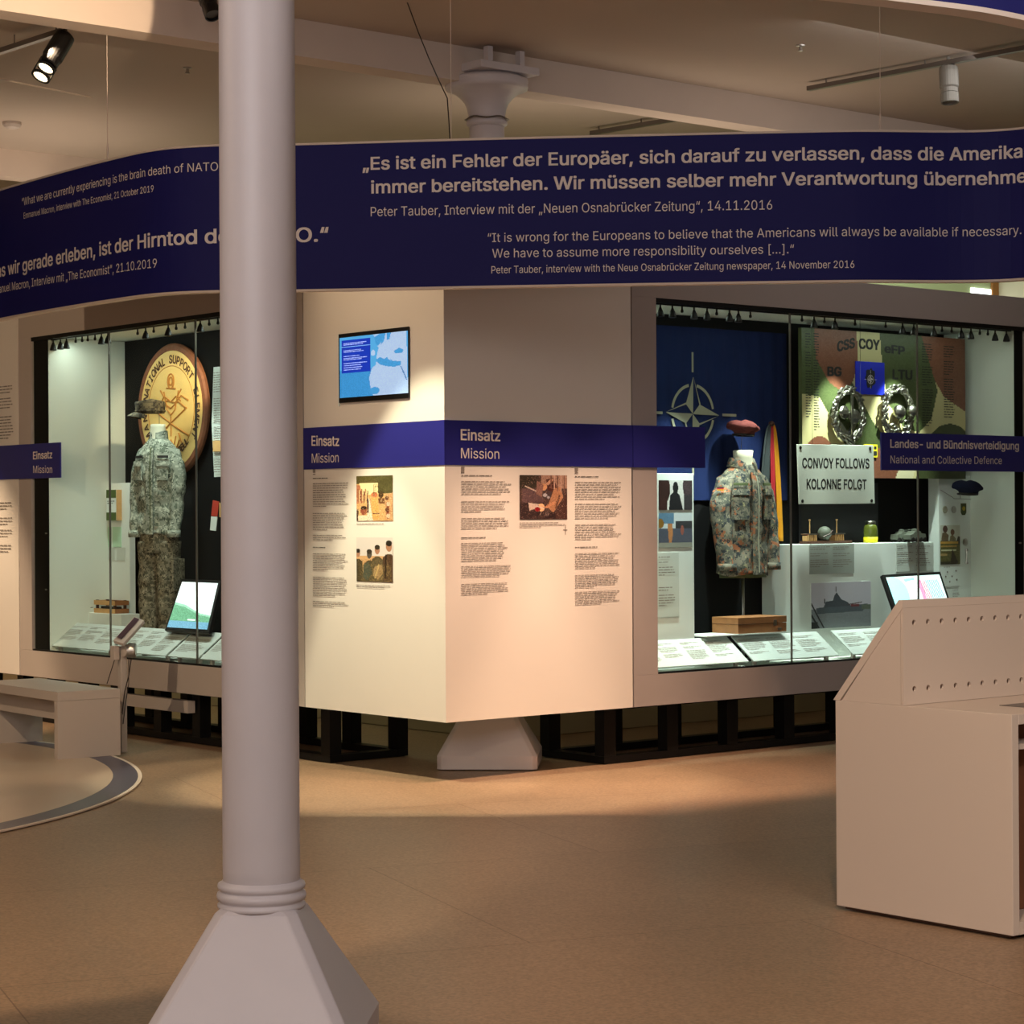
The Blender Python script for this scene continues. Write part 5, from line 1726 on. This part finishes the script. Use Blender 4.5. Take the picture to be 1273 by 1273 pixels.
# ================================================================== BANNERS
class Banner:
    def __init__(s, ctrl, n=14):
        P = [Vector((x, y, 0)) for x, y in ctrl]
        pts = []
        for i in range(1, len(P) - 2):
            p0, p1, p2, p3 = P[i - 1:i + 3]
            for k in range(n):
                t = k / n
                pts.append(.5 * ((2 * p1) + (p2 - p0) * t + (2 * p0 - 5 * p1 + 4 * p2 - p3) * t * t + (3 * p1 - p0 - 3 * p2 + p3) * t ** 3))
        pts.append(P[-2])
        s.p = pts
        s.c = [0]
        for a, b in zip(pts, pts[1:]):
            s.c.append(s.c[-1] + (b - a).length)
    def P(s, u, z, off=0.0):
        i = 0
        lo, hi = 0, len(s.c) - 2
        while lo < hi:
            m_ = (lo + hi + 1) // 2
            if s.c[m_] <= u:
                lo = m_
            else:
                hi = m_ - 1
        i = lo
        L = s.c[i + 1] - s.c[i]
        t = (u - s.c[i]) / L
        a, b = s.p[i], s.p[i + 1]
        ta = (s.p[min(i + 1, len(s.p) - 1)] - s.p[max(i - 1, 0)]).normalized()
        tb = (s.p[min(i + 2, len(s.p) - 1)] - s.p[i]).normalized()
        tt = (ta * (1 - t) + tb * t).normalized()
        n = Vector((tt.y, -tt.x, 0))
        q = a + (b - a) * t + n * off
        q.z = z
        return q
    def uv(s, px, py):
        r = ray(px, py)
        for i in range(len(s.p) - 1):
            a, b = s.p[i], s.p[i + 1]
            d_ = b - a
            det = r.x * d_.y - r.y * d_.x
            if abs(det) < 1e-9:
                continue
            t = (a.x * d_.y - a.y * d_.x) / det
            hx, hy = r.x * t, r.y * t
            k = ((hx - a.x) * d_.x + (hy - a.y) * d_.y) / d_.length_squared
            if -1e-6 <= k <= 1 + 1e-6 and t > 0:
                return s.c[i] + k * (s.c[i + 1] - s.c[i]), EYE.z + r.z * t
        raise ValueError('ray misses banner %s %s' % (px, py))
def banner_obj(bn, z0, z1, label, base):
    t = thing('banner', label, 'banner', base)
    def ribbon(za, zb, o1, o2, nm, mt_):
        rings = []
        for c_ in bn.c:
            c_ = min(c_, bn.c[-1] - 1e-5)
            rings.append([bn.P(c_, za, o1), bn.P(c_, zb, o1), bn.P(c_, zb, o2), bn.P(c_, za, o2)])
        MB().loft(rings).build(nm, mt_, t, smooth=False)
    ribbon(z0 + .012, z1 - .012, 0, -.05, 'blue_face', 'navy')
    ribbon(z1 - .0118, z1, .004, -.055, 'top_rim', 'trim')
    ribbon(z0, z0 + .0118, .004, -.055, 'bottom_rim', 'trim')
    return t
TZ = 2.017
ctrl = []
for px, y, h in ((-60, 258, 641.9), (0, 236, 641.6), (61, 217.8, 641.3), (132, 199, 640.9), (198, 184.8, 640.5), (275.5, 179.2, 640.1), (375, 178, 639.5), (600, 171.5, 638.2), (833, 166, 636.9), (1050, 161.3, 635.6), (1273, 158, 634.4)):
    D = TZ * F / (h - y)
    ctrl.append(((px - 636.5) / F * D, D))
ctrl = [(-4.0, 14.6), (-3.6, 13.8)] + ctrl + [(3.2, 10.62), (4.0, 10.7), (4.4, 10.75)]
bn = Banner(ctrl)
bz1 = 1.6 + TZ
bz0 = 1.6 + 1.211
bt = banner_obj(bn, bz0, bz1, 'long curved dark blue banner with pale quotations, hanging across the display block', bn.P(5, bz0, 0))
def bl(*a, **k):
    return letter_px(bn, *a, parent=bt, off=.003, **k)
bl('Es ist ein Fehler der Europäer, sich darauf zu verlassen, dass die Amerika', 461.5, 211, 1271, 195.5, 15.5, bold=True, pre='„', post='ner')
bl('immer bereitstehen. Wir müssen selber mehr Verantwortung übernehm', 462, 240.5, 1262, 227.5, 15.5, bold=True, post='en.“')
bl('Peter Tauber, Interview mit der „Neuen Osnabrücker Zeitung“, 14.11.2016', 461, 269, 960, 260.5, 11.5)
bl('It is wrong for the Europeans to believe that the Americans will always be available if necessary.', 612, 301, 1270, 291, 11, pre='“')
bl('We have to assume more responsibility ourselves […].“', 612, 320.5, 987, 315, 11)
bl('Peter Tauber, interview with the Neue Osnabrücker Zeitung newspaper, 14 November 2016', 611, 340, 1062, 333, 9)
bl('What we are currently experiencing is the brain death of NATO.', 30, 255.5, 275, 212, 9.5, pre='“', post='“')
bl('Emmanuel Macron, interview with The Economist, 21 October 2019', 30, 272, 191.5, 238.5, 7.5)
bl('wir gerade erleben, ist der Hirntod der NATO.“', 10.6, 341.8, 408, 300, 15.5, bold=True, pre='„Was ')
bl('Macron, Interview mit „The Economist“, 21.10.2019', 15.5, 361, 195.5, 332.5, 10, pre='Emmanuel ')
# the nearer stretch of the ring banner at the top right
b2 = Banner([(.0, 4.55), (.45, 4.66), (.905, 4.86), (1.2, 5.05), (1.8, 5.6), (2.3, 6.3), (2.6, 6.9)])
banner_obj(b2, 1.6 + 1.112 * 1.0, 1.6 + 1.9, 'nearer stretch of blue banner with a cream rim cutting across the top right corner', b2.P(1.0, 2.7, 0))

# banner rods and wires
def rod(px, py1, label, r=.006, D=None, fit=True):
    s, z = bn.uv(px, py1)
    p = bn.P(s, bz1, -.025)
    t = thing('hanging_rod', label, 'rod', p)
    MB().tube([p + ZZ * .001, Vector((p.x, p.y, RH - .001))], .0022, 6).build('wire', 'trim', t)
    if fit:
        MB().lathe(p + ZZ * .001, [(r, 0), (r, .07), (.003, .09)], 10).build('fitting', 'trim', t)
rod(129, 205, 'thin suspension rod above the left bend of the banner')
rod(1096, 175, 'thin suspension wire above the right half of the banner')
rod(560, 180, 'thin suspension wire just left of the far column capital', fit=False)
t = thing('ceiling_cable', 'dark cable sagging from the ceiling down to the far column capital', 'cable', at_depth(545, 100, 13.2))
pts = [at_depth(503, -6, 12.68), at_depth(520, 40, 12.9), at_depth(533, 72, 13.1), at_depth(547, 103, 13.4), at_depth(556, 122, 13.5), at_depth(558, 150, 13.6), at_depth(560, 185, 13.6)]
MB().tube(pts, .004, 6).build('cable', 'cable', t)
t = thing('cable_collar', 'twisted wire collar around the neck of the far column', 'cable', Vector((colF.x, colF.y, 4.1)))
MB().tube([Vector((colF.x + .137 * math.cos(a), colF.y + .137 * math.sin(a), 4.108 + .006 * math.sin(5 * a))) for a in [2 * math.pi * i / 40 for i in range(40)]], .006, 6, closed=True).build('wire', 'wire', t)

# ================================================================== CEILING FITTINGS
def czpt(px, py, drop=0.0):
    return on_z(px, py, RH - drop)
def track(p0, p1, label):
    a, b = Vector(p0), Vector(p1)
    e = (b - a).normalized()
    n = Vector((-e.y, e.x, 0)) * .02
    t = thing('lighting_track', label, 'lighting track', (a + b) / 2)
    MB().prism([a - n, a + n, b + n, b - n], (0, 0, .03)).build('rail', 'wire', t)
    for k in (.08, .5, .92):
        q = a + (b - a) * k
        MB().tube([q + ZZ * .03, Vector((q.x, q.y, RH - .001))], .005, 6).build('hanger', 'wire', t)
    return t
pa = czpt(80, 41, .09)
pb = czpt(-40, 80, .09)
track(pa, pb, 'grey lighting track carrying the lit black spotlight at the upper left')
track(czpt(1005, 113, .06), czpt(1310, 56, .06), 'dark lighting track above the right half of the banner')
track(czpt(735, 168, .06), czpt(862, 147, .06), 'short dark lighting track just behind the banner')
def lamp(base, tip, label, r, lit, mt_='lampblack'):
    base, tip = Vector(base), Vector(tip)
    ax = (tip - base).normalized()
    L = (tip - base).length
    t = thing('spotlight', label, 'spotlight', base)
    MB().tube([base + ZZ * .07, base], .012, 8).build('mount', mt_, t)
    MB().lathe(base, [(r * .5, -.02), (r * .95, 0), (r, .03), (r, L * .55), (r * .9, L * .6), (r * .9, L * .72), (r * .8, L * .74), (r * .8, L * .68)], 24, axis=ax).build('housing', mt_, t)
    if lit:
        for k in (.80, 1.02):
            MB().lathe(base + ax * L * k, [(r * .72, 0), (r * .95, 0), (r * .95, .012), (r * .72, .012), (r * .7, .006)], 24, axis=ax).build('ring', mt_, t)
            MB().lathe(base + ax * (L * k + .003), [(r * .7, 0), (r * .7, .004), (.002, .006)], 20, axis=ax).build('lens', 'lens', t)
        e = ax.orthogonal().normalized()
        MB().tube([base + ax * L * .7 + e * r * .93, base + ax * L * 1.02 + e * r * .93], .006, 6).tube([base + ax * L * .7 - e * r * .93, base + ax * L * 1.02 - e * r * .93], .006, 6).build('arm', mt_, t)
    else:
        MB().lathe(base + ax * L * .74, [(r * .9, 0), (r * .94, 0), (r * .94, L * .26), (r * .8, L * .26), (r * .78, L * .2)], 24, axis=ax).build('snoot', mt_, t)
    return t
D1 = (pa - EYE).dot(FW)
lamp(at_depth(81, 45, D1), at_depth(52, 93, D1 - .12), 'black spotlight with two lit lens rings at the upper left', .062, True)
lamp(at_depth(252, -18, 12.4), at_depth(265, 20, 12.3), 'black spotlight cut off by the top edge, left of the round column', .05, False)
D2 = (czpt(1180, 81, .06) - EYE).dot(FW)
lamp(at_depth(1179, 84, D2), at_depth(1181, 128, D2 - .03), 'grey cylindrical spotlight under the dark track at the upper right', .062, False, 'greylamp')
for px, py, lab in ((995, 56, 'small sprinkler head on the ceiling above the right half of the banner'), (233, 84, 'small sprinkler head on the ceiling just left of the round column')):
    p = czpt(px, py)
    t = thing('sprinkler_head', lab, 'sprinkler', p)
    MB().lathe(p, [(.03, 0), (.028, -.008), (.01, -.012), (.01, -.03), (.016, -.034), (.016, -.04), (.002, -.042)], 14).build('rose', 'steel', t)
p = czpt(15, 152)
t = thing('smoke_detector', 'round white smoke detector on the ceiling at the left edge', 'smoke detector', p)
MB().lathe(p, [(.07, 0), (.07, -.02), (.055, -.04), (.03, -.05), (.002, -.05)], 24).build('housing', 'casing', t)
t = thing('ceiling_wire', 'bright taut wire under the ceiling at the left edge', 'wire', czpt(50, 107, .05))
MB().tube([czpt(-40, 90, .05), czpt(113, 121, .05)], .006, 6).build('wire', 'trim', t)

# small bright things beyond the right case top
o = MB().prism([ab(4.5, 4.6, 0), ab(4.5, 10.9, 0), ab(4.5, 10.9, 4.3), ab(4.5, 4.6, 4.3)], dA * .1).build('wall_divider', 'greenwall')
o['kind'] = 'structure'
fw = Fr(ab(4.5, 0), dB, -dA)
o = MB().fbox(fw, fw.X(1233), fw.X(1266), 0.003, 4.2, .03, .002).build('door_1', 'orange')
o['kind'] = 'structure'
o = MB().fbox(fw, fw.X(1268.5), fw.X(1268.5) + 1.2, 2.2, 4.0, .02, .002).build('window_1', 'daylight')
o['kind'] = 'structure'
o = MB().fbox(fw, fw.X(1208), fw.X(1232), 2.2, fw.Z(1220, 359), .02, .002).build('window_2', 'daylight')
o['kind'] = 'structure'

# ================================================================== FLOOR THINGS
pc = Vector((-6.12, 12.87, 0))
t = thing('floor_disc', 'large pale round floor disc with a dark ring inlay under the white bench', 'floor disc', pc)
MB().lathe(pc, [(3.73, .0005), (3.73, .010), (.01, .010)], 160).build('disc_sheet', 'platform', t)
def annulus(r0, r1, zt_, nm, mt_):
    n = 160
    rg = [[pc + Vector((r * math.cos(2 * math.pi * i / n), r * math.sin(2 * math.pi * i / n), z)) for i in range(n)] for r, z in ((r0, .0005), (r0, zt_), (r1, zt_), (r1, .0005))]
    MB().loft(rg, closed=True).build(nm, mt_, t)
annulus(3.731, 3.88, .010, 'dark_ring', 'bluedisc')
annulus(3.881, 3.905, .009, 'pale_edge', 'trim')

# bench
el = Vector((-.60, .80, 0)).normalized()
er = Vector((.80, .60, 0)).normalized()
b0 = on_z(72, 946.5)
b0.z = .0105
class BF(Fr):
    pass
bf = Fr(b0, er, -el)
bn_ = thing('bench', 'low white bench with a thin top, end panels and a stretcher, on the floor disc', 'bench', b0 + el * .5 + er * .22)
BW, BL, BH = .45, 1.25, .44
MB().fbox(bf, 0, BW, 0, BH - .0605, 0, -.05).build('end_panel', 'casing', bn_)
MB().fbox(bf, 0, BW, 0, BH - .0605, -BL + .05, -BL).build('end_panel', 'casing', bn_)
MB().fbox(bf, 0, BW, BH - .06, BH, 0, -BL).build('seat_top', 'casing', bn_, bevel=.002)
MB().fbox(bf, .10, .14, BH - .20, BH - .061, -.051, -BL + .051).build('stretcher', 'casing', bn_)

# info device behind the bench
D = 14.95
pz0 = at_depth(152, 818, D)
gx = pz0.copy()
gx.z = 0
t = thing('control_stand', 'slim beige post with a slanted control panel and a metal crank, behind the bench', 'stand', gx)
ff = Fr(gx, er, -el)
ztop = pz0.z
MB().fbox(ff, -.075, -.035, ztop - .01, ztop + .085, .03, -.03).build('junction_box', 'casing', t, bevel=.003)
MB().fbox(ff, -.022, .022, 0, ztop + .08, .025, -.025).build('post', 'casing', t, bevel=.003)
tl, tr, br, bl_ = at_depth(167, 766.5, D + .12), at_depth(179, 771, D + .05), at_depth(153, 800, D - .16), at_depth(140.5, 796, D - .1)
slab('panel_housing', 'casing', t, (tl, tr, br, bl_), .025, .003)
mix = lambda a, b, k: a * (1 - k) + b * k
Q = [mix(mix(tl, tr, u), mix(bl_, br, u), v) + Vector((0, -.005, .004)) for u, v in ((.12, .04), (.62, .04), (.62, .88), (.12, .88))]
MB().add(Q, [(0, 1, 2, 3)]).build('display', 'purple', t)
cw = at_depth(158.5, 808.5, D - .05)
MB().lathe(cw, [(.03, 0), (.05, .004), (.05, .05), (.044, .058), (.002, .06)], 24, axis=(er * .8 - el * .6)).build('crank_drum', 'steel', t)
MB().lathe(cw, [(.028, 0), (.042, .0), (.042, .03), (.002, .034)], 24, axis=-er).build('rear_knob', 'casing', t)
w1 = thing('cable', 'dark looping cable hanging from the control post beside the bench', 'cable', at_depth(155, 900, D))
MB().tube([at_depth(163, 820, D - .06), at_depth(160, 840, D - .05), at_depth(155, 860, D - .03), at_depth(152, 885, D - .03), at_depth(152.5, 905, D - .0)], .004, 6).tube([at_depth(160, 818, D - .06), at_depth(160, 850, D - .05), at_depth(156, 875, D - .03), at_depth(153, 900, D - .03)], .003, 6).build('cable', 'cable', w1)
w2 = thing('cable', 'straight thin cable slanting from the control post down to the bench top', 'cable', at_depth(133, 849, D))
MB().tube([at_depth(142.5, 820, D - .02), at_depth(133, 850, D - .0)], .003, 6).build('cable', 'cable', w2)

# exhibition desk at the right
P1 = on_z(1040, 1129)
P1.z = 0
fd = Fr(P1, -dA, -dB)                 # end face: x runs towards the viewer, outward -dB
LW = .875
LH = .838
LL = 2.2
dk = thing('exhibit_desk', 'large beige exhibition desk with a sloped back board full of round holes', 'desk', P1 + dB * .6 - dA * .4)
T2 = .04
# carcass: end panel, top, back, bottom, far end, shelf
MB().fbox(fd, 0, LW, .012, LH, 0, -T2).build('end_panel', 'desk', dk, bevel=.002)
MB().fbox(fd, 0, LW, LH - .04, LH - .0005, -T2 - .0002, -LL).build('desk_top', 'desk', dk, bevel=.002)
MB().fbox(fd, 0, .04, .012, LH - .0405, -T2 - .001, -LL).build('back_panel', 'desk', dk)
MB().fbox(fd, .041, LW, .012, .06, -T2 - .001, -LL).build('floor_panel', 'desk', dk)
MB().fbox(fd, LW - .2, LW - .16, .061, LH - .0405, -T2 - .001, -LL).build('recess_back', 'brown', dk)
MB().fbox(fd, LW - .159, LW - .03, .70, .72, -T2 - .001, -LL).build('recess_shelf', 'desk', dk)
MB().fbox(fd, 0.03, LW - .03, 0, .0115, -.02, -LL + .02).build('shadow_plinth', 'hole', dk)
hi = FA
PB_ = .352
zt_ = 1.243
MB().prism([fd.P(.03, LH + .001, -.004), fd.P(PB_ - .015, LH + .001, -.004), fd.P(PB_ - .015, zt_ - .03, -.004)], -fd.n * (LL - .01)).build('wedge_body', 'desk', dk)
MB().prism([fd.P(-.012, LH + .001, 0), fd.P(.022, LH + .001, 0), fd.P(PB_ , zt_ - .022, 0), fd.P(PB_, zt_ + .008, 0), fd.P(PB_ - .02, zt_ + .008, 0)], -fd.n * LL).build('sloped_cover', 'desk', dk)
# perforated board, real holes cut through it
board = MB().fbox(fd, PB_ - .012, PB_ - .001, LH + .001, zt_ - .023, -.004, -LL + .01).build('perforated_board', 'desk', dk)
cut = MB()
hb = []
for k in range(21):
    s = .0655 + .0845 * k
    for zz in (1.161, .90):
        c0 = fd.P(PB_ - .03, zz, -s - .004)
        cut.lathe(c0, [(.0118, 0), (.0118, .05)], 12, axis=fd.r)
        hb.append((c0, zz))
co_ = cut.build('cutter', 'hole')
bo = board.modifiers.new('holes', 'BOOLEAN')
bo.object = co_
bo.operation = 'DIFFERENCE'
bo.solver = 'EXACT'
dg = bpy.context.evaluated_depsgraph_get()
dg.update()
nm_ = bpy.data.meshes.new_from_object(board.evaluated_get(dg))
board.modifiers.clear()
board.data = nm_
bpy.data.objects.remove(co_)
MB().fbox(fd, PB_ - .0145, PB_ - .0125, LH + .002, zt_ - .03, -.01, -LL + .02).build('hole_backing', 'hole', dk)
# thin dark inlay on the desk top
a_ = on_z(1229, 885, LH + .001)
MB().fbox(fd, .60, .80, LH + .0002, LH + .002, -.28, -.95).build('top_inlay', 'wire', dk)
